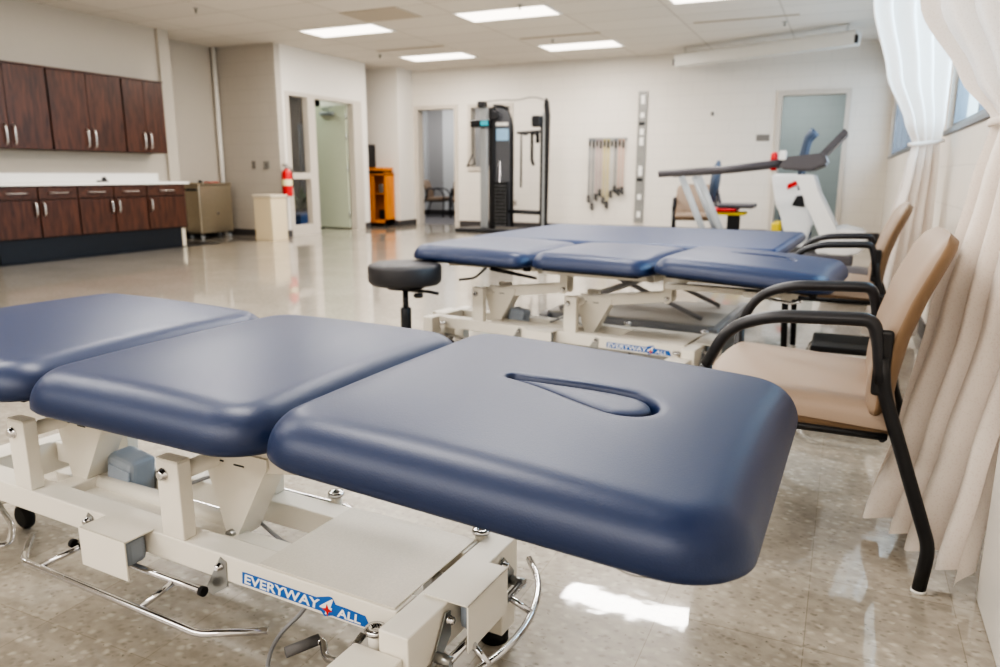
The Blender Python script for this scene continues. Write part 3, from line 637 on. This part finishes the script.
# ------------------------------------------------------------------ treatment table
def sd_outline(x, y, hx, hy, rc):
    qx, qy = abs(x)-hx+rc, abs(y)-hy+rc
    return -(min(max(qx, qy), 0)+sqrt(max(qx, 0)**2+max(qy, 0)**2)-rc)       # >0 inside
def sd_hole(x, y):
    ax, ay, bx, by, r1, r2 = -.083, -.006, .110, -.028, .006, .05
    dx, dy = bx-ax, by-ay; h = sqrt(dx*dx+dy*dy); ux, uy = dx/h, dy/h
    px, py = x-ax, y-ay; pl = px*ux+py*uy; pp = abs(-px*uy+py*ux)
    tt = min(1, max(0, pl/h)); w = r1+(r2-r1)*(tt*tt*(3-2*tt)*.55+.45*tt)
    if pl < 0: return sqrt(pl*pl+pp*pp)-r1
    if pl > h: return sqrt((pl-h)**2+pp*pp)-r2
    return pp-w
def pad_mesh(L, W, rin=.058, th=.062, rc=.095, dome=.022, hole=False):
    b = BM(); hx, hy = L/2, W/2
    S = [sin(pi/2*(2*i/46-1)) for i in range(47)]; T = list(S)
    if hole:
        S = sorted(set([round(s, 5) for s in S if not (-.32 < s < .52)]+[round(-.32+.84*i/150, 5) for i in range(151)]))
        T = sorted(set([round(s, 5) for s in T if not (-.26 < s < .18)]+[round(-.26+.44*i/84, 5) for i in range(85)]))
    g = []
    for s in S:
        row = []; x = s*hx; e = abs(x)-(hx-rc)
        hyx = hy-rc+sqrt(max(0, rc*rc-e*e)) if e > 0 else hy
        for t_ in T:
            y = t_*hyx; d = max(0, sd_outline(x, y, hx, hy, rc)); k = min(1, d/rin)
            z = -th+th*sqrt(max(0, 1-(1-k)**2)); X_, Y_ = x/hx, y/hy
            z += dome*(1-X_*X_)*(1-Y_*Y_)*min(1, d/rin)
            if hole:
                q = sd_hole(x, y)
                if abs(q) < .03: z -= .024*math.exp(-(q/.0045)**2)+.004*math.exp(-(q/.013)**2)
                if q < 0: z -= .004*min(1, -q/.01)
            row.append(b.verts.new((x, y, z)))
        g.append(row)
    for i in range(len(S)-1):
        for j in range(len(T)-1):
            try: f = b.faces.new((g[i][j], g[i+1][j], g[i+1][j+1], g[i][j+1])); f.smooth = True
            except ValueError: pass
    bmesh.ops.remove_doubles(b, verts=b.verts[:], dist=1e-6)
    # closed bottom
    out = []
    for i in range(len(S)): out.append((g[i][0]))
    bot = []
    def ok(v): return v.is_valid
    ring = [g[i][0] for i in range(len(S)) if ok(g[i][0])]+[g[-1][j] for j in range(len(T)) if ok(g[-1][j])]+[g[i][-1] for i in range(len(S)-1, -1, -1) if ok(g[i][-1])]+[g[0][j] for j in range(len(T)-1, -1, -1) if ok(g[0][j])]
    seen = []
    for v in ring:
        if v not in seen: seen.append(v)
    low = [b.verts.new((v.co.x*.985, v.co.y*.985, v.co.z-.006)) for v in seen]
    n = len(seen)
    for i in range(n): f = b.faces.new((seen[i], seen[(i+1) % n], low[(i+1) % n], low[i])); f.smooth = True
    b.faces.new(low)
    return b
def bolt(parent, c, r=.014, axis='y', s=-1, m='chrome'):
    b = BM(); lathe(b, [(r*1.25, 0), (r*1.25, s*.003), (r, s*.004), (r, s*.010), (r*.6, s*.013)], c, seg=20, axis=axis)
    return link('bolt', b, m, parent, smooth=False)
def make_table(label):
    t = thing('treatment_table', label, 'treatment table', (0, 0, 0), 0, 'three-section navy treatment tables')
    ZT = .618
    for (u, L, tilt, hole) in ((.655, .70, -.056, True), (.002, .58, -.012, False), (-.642, .665, -.018, False)):
        p = link('cushion', pad_mesh(L, .715, hole=hole), 'vinyl', t, loc=(u, -.006 if hole else 0, ZT), rot=(0, -tilt, .032))
        bd = BM(); box(bd, -L/2+.06, L/2-.06, -.30, .30, -.082, -.069, .003); link('base_board', bd, 'board', p)
        if hole: lo('rubber_stop', 'rubber', p, [(.012, -.105), (.016, -.1), (.016, -.085)], (L/2-.07, -.27, .012)); p['label'] = 'head cushion with teardrop face opening'
    for u in (-.93, -.36): lo('rubber_bumper', 'rubber', t, [(.016, .515), (.02, .52), (.02, .535)], (u, -.2, 0))
    Z0, Z1 = .171, .228
    # long rails
    boxo('base_rail', 'cream', t, (-.93, .413, -.145, -.085, Z0, Z1), .003)
    boxo('base_rail', 'cream', t, (-.93, .413, .085, .145, Z0, Z1), .003)
    b = BM(); box(b, -.62, .09, -.05, -.005, .165, .2, .003); link('centre_channel', b, 'cream', t)
    for u0 in (-.995, .415): boxo('cross_tube', 'cream', t, (u0, u0+.06, -.20, .20, Z0-.03, Z1), .003)
    boxo('tube_end', 'cream', t, (.365, .465, -.31, -.201, .10, .19), .004); boxo('tube_end', 'cream', t, (-1.03, -.93, -.13, -.0, .10, .14), .004)
    for u0, v0 in ((.39, -.27), (.402, .165), (-1.04, -.17), (-1.04, .165)):
        lg_ = boxo('leg', 'cream', t, (u0+.004, u0+.071, v0-.03, v0+.03, .03, .10), .003); lo('foot_pad', 'rubber', lg_, [(.03, 0), (.03, .03)], (u0+.037, v0, 0))
    boxo('tread_plate', 'cream_speck', t, (.085, .407, -.142, .142, Z1+.001, Z1+.004), .001)
    boxo('cross_member', 'cream', t, (-.66, -.60, -.085, .085, Z0+.002, Z1-.004), .003)
    # posts, arms, gussets, brackets on both sides
    for s in (-1, 1):
        for u in (-.716, -.187):
            y0, y1 = (-.145, -.112) if s < 0 else (.112, .145)
            p = boxo('post', 'cream', t, (u, u+.066, y0, y1, Z1, .398), .003)
            boxo('post_cap', 'cream_speck', p, (u+.001, u+.065, y0+.001, y1-.001, .398, .401), .001)
            bolt(p, (u+.022, y0 if s < 0 else y1, .368), .011, s=s)
            ya, yb = sorted((s*.002, s*.0275))
            b = BM(); prism(b, [(u+.0, .345), (u+.06, .392), (u+.45, .443), (u+.468, .42), (u+.45, .395), (u+.1, .345), (u+.02, .335)], ya, yb, 'y', .003); link('lift_arm', b, 'cream', t)
        for u in (-.268, .262):
            ya, yb = sorted((s*.0285, s*.0345))
            b = BM(); prism(b, [(u, .53), (u+.042, .53), (u+.042+(.06 if u > 0 else .0), .492), (u+.042, .455), (u+.042, .405), (u+.03, .392), (u+.012, .392), (u, .405)], ya, yb, 'y'); link('hinge_bracket', b, 'cream', t)
            bolt(t, (u+.021, ya if s < 0 else yb, .415), .009, s=s)
        ya, yb = sorted((s*.10, s*.145))
        boxo('top_frame_rail', 'cream', t, (-.33, .26, ya, yb, .50, .533), .003)
        boxo('head_rail', 'cream', t, (.31, .86, s*.13-.018, s*.13+.018, .478, .503), .003)
        boxo('leg_rail', 'cream', t, (-.86, -.34, s*.13-.018, s*.13+.018, .507, .532), .003)
    for u, v in ((.84, 0), (.31, 0), (-.84, 0), (-.34, 0), (.235, 0), (-.31, 0)):
        pass
    for d in ((.80, .84, -.15, .15, .47, .50), (-.86, -.82, -.15, .15, .505, .53), (.225, .262, -.145, .145, .50, .53), (-.335, -.3, -.145, .145, .50, .53)): boxo('top_cross_bar', 'cream', t, d, .003)
    for u in (-.70, -.165):
        b = BM(); prism(b, [(u-.02, .392), (u+.175, .392), (u+.175, .372), (u+.07, .188), (u+.045, .186)], -.034, -.029, 'y')
        prism(b, [(u-.02, .392), (u+.175, .392), (u+.175, .372), (u+.07, .188), (u+.045, .186)], .029, .034, 'y')
        prism(b, [(u+.1725, .372), (u+.175, .372), (u+.0705, .188), (u+.068, .19)], -.029, .029, 'y')
        g_ = link('gusset', b, 'cream', t)
        b = BM(); box(b, u+.02, u+.05, -.0353, -.034, .365, .368); box(b, u+.08, u+.11, -.0353, -.034, .363, .366); link('slot', b, 'dark', g_)
        tubeo('cross_shaft', 'cream', t, [(u+.022, -.112, .368), (u+.022, .112, .368)], .018)
        tubeo('pivot_pin', 'zinc', g_, [(u+.06, -.045, .2), (u+.06, .045, .2)], .011)
    # linear actuator and its motor
    tubeo('actuator', 'cream', t, [(-.62, 0, .205), (-.14, 0, .205)], .02)
    mo = boxo('motor', 'greyplastic', t, (-.05, .05, -.038, .038, -.06, .075), .016, loc=(-.55, .045, .205), rot=(0, .15, 0))
    boxo('motor_cover', 'greyplastic', mo, (-.035, .045, -.042, -.036, -.03, .05), .003)
    tubeo('gas_spring', 'dark', t, [(-.60, -.145, .505), (-.33, -.16, .478)], [.011, .007]); tubeo('release_lever', 'dark', t, [(-.62, -.16, .51), (-.66, -.2, .46), (-.73, -.24, .45)], .006, fil=.02)
    tubeo('head_lever', 'chrome', t, [(.72, -.19, .485), (.86, -.25, .478), (.90, -.26, .492)], .006, fil=.02)
    boxo('head_bracket', 'cream', t, (.66, .74, -.20, -.15, .478, .505), .004)
    # foot pedals: near side, far side
    for s in (-1, 1):
        y = s*.168
        pb = tubeo('foot_pedal', 'chrome', t, [(-.64, s*.165, .122), (-.545, s*.24, .12), (.025, s*.243, .12), (.13, s*.172, .118)] if s < 0 else [(-.60, .18, .15), (-.53, .252, .16), (-.03, .254, .16), (.035, .235, .158)], .0075, fil=.02)
        tubeo('pivot_bar', 'chrome', pb, [(-.475, y, .148), (-.05, y, .148)], .0075)
        for u in (-.44, -.13): tubeo('pedal_arm', 'chrome', pb, [(u, y, .148), (u-.045 if u < -.3 else u-.02, s*.24, .12) if s < 0 else (u-.02, .252, .16)], .0065)
        for u in (-.475, -.055):
            yy = s*.1465
            b = BM(); a1, a2 = sorted((s*.1455, s*.1478)); prism(b, [(u-.012, .136), (u+.010, .130), (u+.054, .160), (u+.056, .215), (u+.040, .222)], a1, a2, 'y'); br = link('pedal_bracket', b, 'zinc', t)
            lathe_b = BM(); lathe(lathe_b, [(.010, 0), (.010, .010)], (u+.001, y, .148), axis='x', seg=16); link('collar', lathe_b, 'rubber', br)
            bolt(br, (u+.04, s*.148, .203), .007, s=s)
        a1, a2 = sorted((s*.142, s*.212))
        b = BM(); box(b, -.368, -.218, a1, a2, Z1+.001, Z1+.004); c1_, c2_ = sorted((s*.209, s*.212)); box(b, -.368, -.218, c1_, c2_, .145, Z1+.004); link('pedal_cover', b, 'cream', t)
        a1, a2 = sorted((s*.147, s*.2)); boxo('pedal_switch', 'greyplastic', t, (-.30, -.235, a1, a2, .16, .222), .014)
    # end pedals
    for e in (1, -1):
        def E(u): return u if e > 0 else -.505-u
        path = [(E(.455), .30, .122), (E(.51), .235, .12), (E(.548), .14, .12), (E(.562), .03, .12), (E(.548), -.07, .12), (E(.51), -.165, .12), (E(.455), -.23, .122)]
        pb = tubeo('end_pedal', 'chrome', t, path, .0075, fil=.05)
        tubeo('pivot_bar', 'chrome', pb, [(E(.506), -.125, .15), (E(.506), .165, .15)], .0075)
        for v in (-.055, .10): tubeo('pedal_arm', 'chrome', pb, [(E(.506), v, .15), (E(.552), v-.01 if v < 0 else v+.015, .12)], .0065)
        for v in (-.125, .16):
            b = BM(); x0_, x1_ = sorted((E(.478), E(.4803))); prism(b, [(v-.014, .135), (v+.014, .135), (v+.05, .165), (v+.05, .212), (v+.034, .215)] if v < 0 else [(v-.014, .135), (v+.014, .135), (v+.014, .165), (v-.03, .215), (v-.05, .205)], x0_, x1_, 'x'); br = link('pedal_bracket', b, 'zinc', t)
            x0_, x1_ = sorted((E(.48), E(.506))); tubeo('pivot_lug', 'zinc', br, [(E(.481), v, .15), (E(.512), v, .15)], .010)
            bolt(br, (E(.481), v+(.04 if v < 0 else -.035), .2), .007, axis='x', s=e)
        x0_, x1_ = sorted((E(.425), E(.518))); b = BM(); box(b, x0_, x1_, -.078, .072, Z1+.001, Z1+.004); x0_, x1_ = sorted((E(.515), E(.518))); box(b, x0_, x1_, -.078, .072, .14, Z1+.004); link('pedal_cover', b, 'cream', t)
        x0_, x1_ = sorted((E(.48), E(.508))); boxo('pedal_switch', 'greyplastic', t, (x0_, x1_, -.05, .04, .16, .222), .012)
    # levelling screws
    for u, v in ((.388, -.172), (.405, .169), (-.885, -.169), (-.885, .169), (.015, .169)):
        dz = .04 if v > 0 else .004
        b = BM(); lathe(b, [(.013, .15), (.013, .193+dz)], (u, v, 0), seg=20); lg = link('levelling_lug', b, 'cream', t)
        b = BM(); lathe(b, [(.010, .193), (.019, .194), (.02, .198), (.018, .203), (.008, .2035), (.007, .2)], (u, v, dz), seg=24); link('levelling_screw', b, 'chrome', lg)
    # casters
    for u, v in ((-.955, -.01), (.34, .08), (.34, -.06)):
        b = BM(); lathe(b, [(.026, -.014), (.034, -.009), (.036, 0), (.034, .009), (.026, .014)], (u, v, .0365), axis='y', seg=24); w = link('caster', b, 'rubber', t, smooth=False)
        boxo('caster_fork', 'zinc', w, (u-.014, u+.014, v-.018, v+.018, .074, .17), .004)
    # brake pedal and cords
    bk = tubeo('brake_pedal', 'chrome', t, [(.30, -.10, .12), (.30, -.16, .10), (.25, -.15, .085), (.21, -.11, .09), (.18, -.16, .085)], .0075, fil=.02)
    tubeo('grip', 'grip', bk, [(.205, -.115, .09), (.172, -.172, .085)], .0105)
    tubeo('brake_pedal', 'chrome', t, [(-.93, -.09, .12), (-.80, -.135, .125), (-.735, -.155, .12), (-.665, -.205, .112), (-.70, -.24, .112), (-.90, -.27, .115)], .008, fil=.025)
    tubeo('power_cord', 'cord', t, [(.10, .0, .17), (.11, -.03, .09), (.06, -.1, .03), (.13, -.19, .008), (.30, -.30, .006), (.5, -.55, .006)], .0045, fil=.08, seg=8)
    tubeo('power_cord', 'cord', t, [(-.37, .06, .22), (-.28, .10, .26), (-.18, .06, .22), (-.05, .03, .18), (.1, .0, .17)], .0045, fil=.05, seg=8)
    # decal
    yb = -.1455
    d = BM(); slope = 0.
    prism(d, [(.041, .179), (.043, .2045), (.049, .205), (.232, .2045), (.262, .2145), (.270, .2145), (.278, .2025), (.300, .2025), (.345, .2), (.354, .184), (.354, .1775), (.268, .1775), (.250, .171), (.242, .179)], yb-.0006, yb, 'y'); dc = link('decal', d, 'blue', t)
    rt = (pi/2, 0, 0)
    text_mesh('lettering', 'EVERYWAY', .028, 'white', dc, (.0455, yb-.0008, .1822), rt, offset=.0006, shear=.12, sx=1.33)
    text_mesh('lettering', '4', .048, 'white', dc, (.235, yb-.0008, .177), rt, offset=.0006, shear=.35, sx=1.2)
    text_mesh('lettering', 'ALL', .024, 'white', dc, (.281, yb-.0008, .1805), rt, offset=.0005, shear=.12, sx=1.33)
    b = BM(); cx, cz = .258, .1865; pts = []
    for k in range(8):
        a = k*pi/4+pi/2; r = .0125 if k % 2 == 0 else .0045; pts.append((cx+cos(a)*r, cz+sin(a)*r))
    prism(b, pts, yb-.0022, yb-.0014, 'y'); link('red_star', b, 'red', dc)
    return t
T1 = make_table('navy three-section treatment table filling the foreground'); T1.location = (-1.05, 1.14, 0); T1.rotation_euler = (0, 0, -.055)
T2 = copy_tree(T1); T2['label'] = 'navy three-section treatment table farther back, behind the black stool'; T2.location = (-.985, 3.425, 0); T2.rotation_euler = (0, 0, -.125)

# ------------------------------------------------------------------ wide mat table
t = thing('mat_table', 'wide flat blue mat table behind the second treatment table', 'mat table', (-1.16, 4.72, 0), -.05)
b = BM(); box(b, -.9, .9, -.68, .68, .53, .60, .03); link('mat', b, 'mattevinyl', t, smooth=False)
boxo('platform', 'basegrey', t, (-.84, .84, -.6, .6, .49, .53), .004)
b = BM()
for s in (-1, 1): box(b, -.5, .55, s*.36-.03, s*.36+.03, .07, .11, .004)
for s in (-1, 1): box(b, -.5+(1.05 if s > 0 else 0)-.03, -.5+(1.05 if s > 0 else 0)+.03, -.45, .6, .07, .11, .004)
link('base_frame', b, 'basegrey', t)
boxo('base_cover', mat('base_tray_grey', '#b7b1a8', .4), t, (-.5, .55, -.38, .38, .111, .118), .002)
for x in (-.45, .5):
    for y in (-.4, .5): boxo('foot', 'rubber', t, (x-.035, x+.035, y-.035, y+.035, 0, .07), .01)
for s in (-1, 1):
    tubeo('scissor_arm', 'basegrey', t, [(-.45, s*.3, .13), (.45, s*.3, .49)], .014); tubeo('scissor_arm', 'basegrey', t, [(.45, s*.26, .13), (-.45, s*.26, .49)], .014)

# ------------------------------------------------------------------ treadmill with long hand rails
t = thing('treadmill', 'medical treadmill with long dark hand rails and white uprights', 'treadmill')
for s, y in ((0, 8.0), (1, 8.72)):
    tubeo('hand_rail', 'machinegrey', t, [(-1.84, y, .975), (-1.2, y, 1.02), (-.62, y, 1.085)], .036, seg=14)
    for x0 in ((-1.60, -1.42)) if s == 0 else ():
        tubeo('rear_post', 'steelblue', t, [(x0, y, .95), (x0+.36, y, .16)], .034, flat=.6)
    if s: tubeo('rear_post', 'steelblue', t, [(-1.60, y, .95), (-1.24, y, .16)], .034, flat=.6)
b = BM(); box(b, -1.9, .1, 7.95, 8.78, .1, .2, .02); link('deck', b, 'machinegrey', t); boxo('belt', 'rubber', t, (-1.85, -.25, 8.1, 8.62, .2, .206))
for y in (8.0, 8.72):
    b = BM(); prism(b, [(-.50, .97), (-.32, .97), (-.26, .8), (.07, .2), (-.13, .2)], y-.05, y+.05, 'y', .01); link('upright', b, 'machinewhite', t)
b = BM(); prism(b, [(-.25, .2), (.12, .2), (.22, .3), (.2, .42), (.0, .46), (-.2, .4)], 7.98, 8.76, 'y', .02); link('motor_hood', b, 'machinewhite', t)
b = BM(); prism(b, [(-.66, 1.07), (-.60, 1.14), (-.24, 1.18), (-.2, 1.07), (-.35, 1.0), (-.62, 1.02)], 7.95, 8.78, 'y', .02); link('console_base', b, 'machinegrey', t)
b = BM(); prism(b, [(-.30, 1.16), (-.26, 1.12), (-.045, 1.36), (-.085, 1.41)], 8.05, 8.68, 'y', .01); cn = link('console', b, 'machinegrey', t)
boxo('console_handle', 'machinewhite', t, (-.65, -.58, 7.94, 8.0, 1.11, 1.2), .01, rot=None); lo('emergency_knob', 'red', t, [(.03, 1.0), (.035, 1.1), (.035, 1.16), (.02, 1.18)], (-.70, 8.05, .01))
b = BM()
for x in (-1.8, 0.0):
    for y in (8.0, 8.72): lathe(b, [(.03, 0), (.03, .1)], (x, y, 0), seg=16)
link('foot', b, 'rubber', t)
tag(lo('round_base', 'machinegrey', None, [(.12, 0), (.2, .02), (.22, .1), (.2, .2), (.12, .26), (.03, .27)], (.08, 6.4, 0)), 'dark grey rounded base on the floor behind the second tan chair', 'base')
# recumbent stepper
t = thing('recumbent_stepper', 'white recumbent stepper with grey backrest and red-yellow seat base', 'exercise machine')
Y = 9.5
b = BM(); prism(b, [(-.84, .98), (-.5, .98), (-.42, .66), (-.34, .42), (-.42, .1), (-.62, .1), (-.68, .5), (-.76, .6)], Y-.12, Y+.12, 'y', .02); bd = link('front_body', b, 'machinewhite', t)
b = BM(); prism(b, [(-.585, .62), (-.44, .60), (-.47, .74), (-.54, .73)], Y-.123, Y-.12, 'y'); link('window', b, 'dark', bd)
b = BM(); prism(b, [(-.65, .80), (-.49, .88), (-.49, .94), (-.65, .86)], Y-.124, Y-.12, 'y'); lg = link('logo_plate', b, 'red', bd)
for s in (-1, 1):
    b = BM(); tube(b, [(-.5, Y+s*.2, .8), (-.52, Y+s*.22, 1.1), (-.47, Y+s*.24, 1.38), (-.40, Y+s*.24, 1.46)], [.03, .035, .04, .045], fil=.05, flat=.7); a_ = link('arm_lever', b, 'navyfab', t)
boxo('rail', 'machinewhite', t, (-1.6, -.5, Y-.08, Y+.08, .1, .22), .02); boxo('rear_foot', 'machinegrey', t, (-1.7, -1.58, Y-.3, Y+.3, 0, .1), .01); boxo('front_foot', 'machinegrey', t, (-.6, -.4, Y-.3, Y+.3, 0, .1), .01)
boxo('seat_post', 'black', t, (-1.31, -1.17, Y-.06, Y+.06, .22, .5), .01); boxo('seat_carriage', 'yellow', t, (-1.45, -1.1, Y-.16, Y+.16, .49, .53), .015)
boxo('seat_trim', 'red', t, (-1.5, -1.2, Y-.2, Y+.2, .535, .575), .015); boxo('seat', 'machinegrey', t, (-1.42, -1.0, Y-.2, Y+.2, .577, .63), .02)
b = BM(); lathe(b, [(.02, -.05), (.14, -.045), (.18, -.02), (.18, .01), (.14, .03), (.02, .035)], (0, 0, 0), axis='x', seg=28)
bk = link('backrest', b, 'navyfab', t, loc=(-1.48, Y, .88), rot=(0, .1, 0)); bk.scale = (1, 1, 1.45)
tubeo('backrest_post', 'machinegrey', t, [(-1.38, Y, .5), (-1.46, Y, .8)], .02)
for s in (-1, 1):
    b = BM(); box(b, -.78, -.7, Y+s*.2-.06, Y+s*.2+.06, .22, .42, .01); link('foot_plate', b, 'yellow', t)
# blue & yellow box seen low behind, in the doorway
tag(boxo('storage_crate', 'bluebin', None, (-1.0, -.5, 13.2, 13.6, 0, .3), .01), 'low blue crate on the floor inside the right doorway', 'crate')

# ------------------------------------------------------------------ curtains
def interp(rows, z):
    for a, b in zip(rows, rows[1:]):
        if b[0] <= z <= a[0]:
            t_ = (a[0]-z)/(a[0]-b[0]+1e-9); t_ = t_*t_*(3-2*t_)*.5+t_*.5
            return [a[i]+(b[i]-a[i])*t_ for i in range(1, len(a))]
    return rows[-1][1:]
def curtain(name_label, rows, folds, seed, tie):
    rnd = random.Random(seed); ph = [rnd.uniform(0, 2*pi) for _ in range(4)]; wsp = [rnd.uniform(.85, 1.15) for _ in range(4)]
    NU = 220; zs = []
    ztop, zbot = rows[0][0], rows[-1][0]; NV = 110
    b = BM(); g = []
    for k in range(NV+1):
        z = ztop+(zbot-ztop)*k/NV; Lx, Ly, Rx, Ry, amp = interp(rows, z)
        D = Vector((Rx-Lx, Ry-Ly)); Wd = D.length; N = Vector((-D.y, D.x))/max(Wd, 1e-6); row = []
        for j in range(NU+1):
            s = j/NU
            w = s*folds*2*pi
            off = amp*(sin(w+.6*sin(z*1.3+ph[0]))+.35*sin(w*.5+ph[1]+z*.5)+.18*sin(w*2+ph[2]-z))
            x = Lx+D.x*s+N.x*off; y = Ly+D.y*s+N.y*off
            x += .25*amp*cos(w)*D.x/Wd; y += .25*amp*cos(w)*D.y/Wd
            zz = z+(.012*sin(w+1)*(1 if k == NV else 0))
            row.append(b.verts.new((x, y, zz)))
        g.append(row)
    for i in range(NV):
        for j in range(NU): f = b.faces.new((g[i][j], g[i+1][j], g[i+1][j+1], g[i][j+1])); f.smooth = True
    t = thing('privacy_curtain', name_label, 'curtain', (0, 0, 0), 0, 'cream privacy curtains tied back')
    link('drape', b, 'curtain', t)
    z, = (tie,); Lx, Ly, Rx, Ry, amp = interp(rows, z)
    cx, cy = (Lx+Rx)/2, (Ly+Ry)/2; D = Vector((Rx-Lx, Ry-Ly)); N = Vector((-D.y, D.x)).normalized(); h = D.length/2+.015; wdt = amp*1.5+.012; D.normalize()
    pth = [(cx+D.x*h*cos(a)+N.x*wdt*sin(a), cy+D.y*h*cos(a)+N.y*wdt*sin(a), z+.012*cos(a)) for a in [2*pi*i/32 for i in range(32)]]
    b = BM(); tube(b, pth, .010, closed=True, flat=.35, seg=10); link('tie_band', b, 'curtain', t)
    return t
# rows: z, left x,y, right x,y, fold amplitude
cu1 = curtain('cream privacy curtain tied back behind the second tan chair, the farther one',
    [(2.80, -.12, 4.62, .44, 4.95, .035), (2.3, -.07, 4.64, .44, 4.95, .035), (1.85, .02, 4.66, .45, 4.95, .034), (1.5, .125, 4.7, .46, 4.95, .03), (1.25, .245, 4.75, .455, 4.92, .022), (1.14, .295, 4.8, .445, 4.9, .014), (1.0, .275, 4.78, .45, 4.92, .022), (.7, .225, 4.74, .46, 4.95, .03), (.05, .15, 4.7, .46, 5.0, .04)], 4.3, 3, 1.145)
cu2 = curtain('cream privacy curtain tied back beside the nearest tan chair, the closer one',
    [(2.80, -.12, 2.42, .42, 2.12, .03), (2.2, -.07, 2.42, .43, 2.12, .03), (1.7, .05, 2.42, .43, 2.12, .03), (1.4, .15, 2.42, .44, 2.12, .03), (1.22, .26, 2.42, .44, 2.15, .022), (1.11, .335, 2.38, .44, 2.22, .012), (.95, .305, 2.36, .44, 2.14, .02), (.6, .245, 2.34, .43, 2.02, .028), (.3, .19, 2.26, .37, 1.92, .033), (.05, .125, 2.22, .338, 1.86, .042)], 4.6, 11, 1.115)
# heater unit under the near window
t = thing('heater_unit', 'smooth off-white heater casing on the floor at the right edge', 'heater', (.364, .2, 0))
boxo('casing', 'worktop', t, (-.008, .125, -1.2, 1.69, 0, .62), .006); boxo('top_grille', 'silver', t, (.02, .1, -1.1, 1.5, .621, .628))

# ------------------------------------------------------------------ extra lights
def area(name, loc, rot, sx, sy, e, col):
    ld = bpy.data.lights.new(name, 'AREA'); ld.shape = 'RECTANGLE'; ld.size = sx; ld.size_y = sy; ld.energy = e; ld.color = col
    o = bpy.data.objects.new(name, ld); COL.objects.link(o); o.location = loc; o.rotation_euler = rot; return o
area('daylight', (.95, 3.75, 1.85), (0, pi/2, 0), 1.2, 2.8, 110, (.5, .77, 1.))
area('daylight', (.95, 9.9, 1.85), (0, pi/2, 0), 1.2, 5.0, 95, (.62, .8, 1.))
area('rear_fill_light', (-2.6, -1.7, 2.8), (.35, 0, 0), 6.0, 1.8, 230, (1, .955, .905))  # added soft fill from behind the camera, brightening the faces turned to it
area('office_lamp', (-8.5, 14.6, 2.85), (0, 0, 0), 1.2, .6, 45, (1, .97, .95))
area('office_lamp', (-1.0, 14.3, 2.85), (0, 0, 0), 1.2, .6, 38, (.95, 1, 1))
area('corridor_lamp', (-9.4, 10.6, 2.85), (0, 0, 0), .8, .6, 28, (.9, 1., .88))
w = bpy.data.worlds.new('sky_world'); SC.world = w; w.use_nodes = True
bg = w.node_tree.nodes['Background']; bg.inputs[0].default_value = (*lin('#b9d2f0'), 1); bg.inputs[1].default_value = 1.1

# ------------------------------------------------------------------ camera
cam = bpy.data.cameras.new('camera'); co = bpy.data.objects.new('camera', cam); COL.objects.link(co)
pitch, roll, yaw = .21173, .00174, -.43221
cy_, sy_, cp, sp = cos(yaw), sin(yaw), cos(pitch), sin(pitch)
Fv = Vector((sy_*cp, cy_*cp, -sp)); Rv = Vector((cy_, -sy_, 0)); Uv = Rv.cross(Fv)
R2 = Rv*cos(roll)+Uv*sin(roll); U2 = -Rv*sin(roll)+Uv*cos(roll)
co.matrix_world = Matrix(((R2.x, U2.x, -Fv.x, 0), (R2.y, U2.y, -Fv.y, 0), (R2.z, U2.z, -Fv.z, .97), (0, 0, 0, 1)))
cam.sensor_width = 36; cam.lens = 36*740.87/1000; cam.clip_start = .02; cam.clip_end = 200
cam.dof.use_dof = True; cam.dof.focus_distance = 1.25; cam.dof.aperture_fstop = 4.6
SC.camera = co
SC.view_settings.view_transform = 'Filmic' if False else 'AgX'
SC.view_settings.look = 'AgX - High Contrast'
SC.view_settings.exposure = 0.12
SC.cycles.use_denoising = True
SC.cycles.max_bounces = 8; SC.cycles.diffuse_bounces = 4; SC.cycles.glossy_bounces = 4
SC.cycles.sample_clamp_indirect = 8
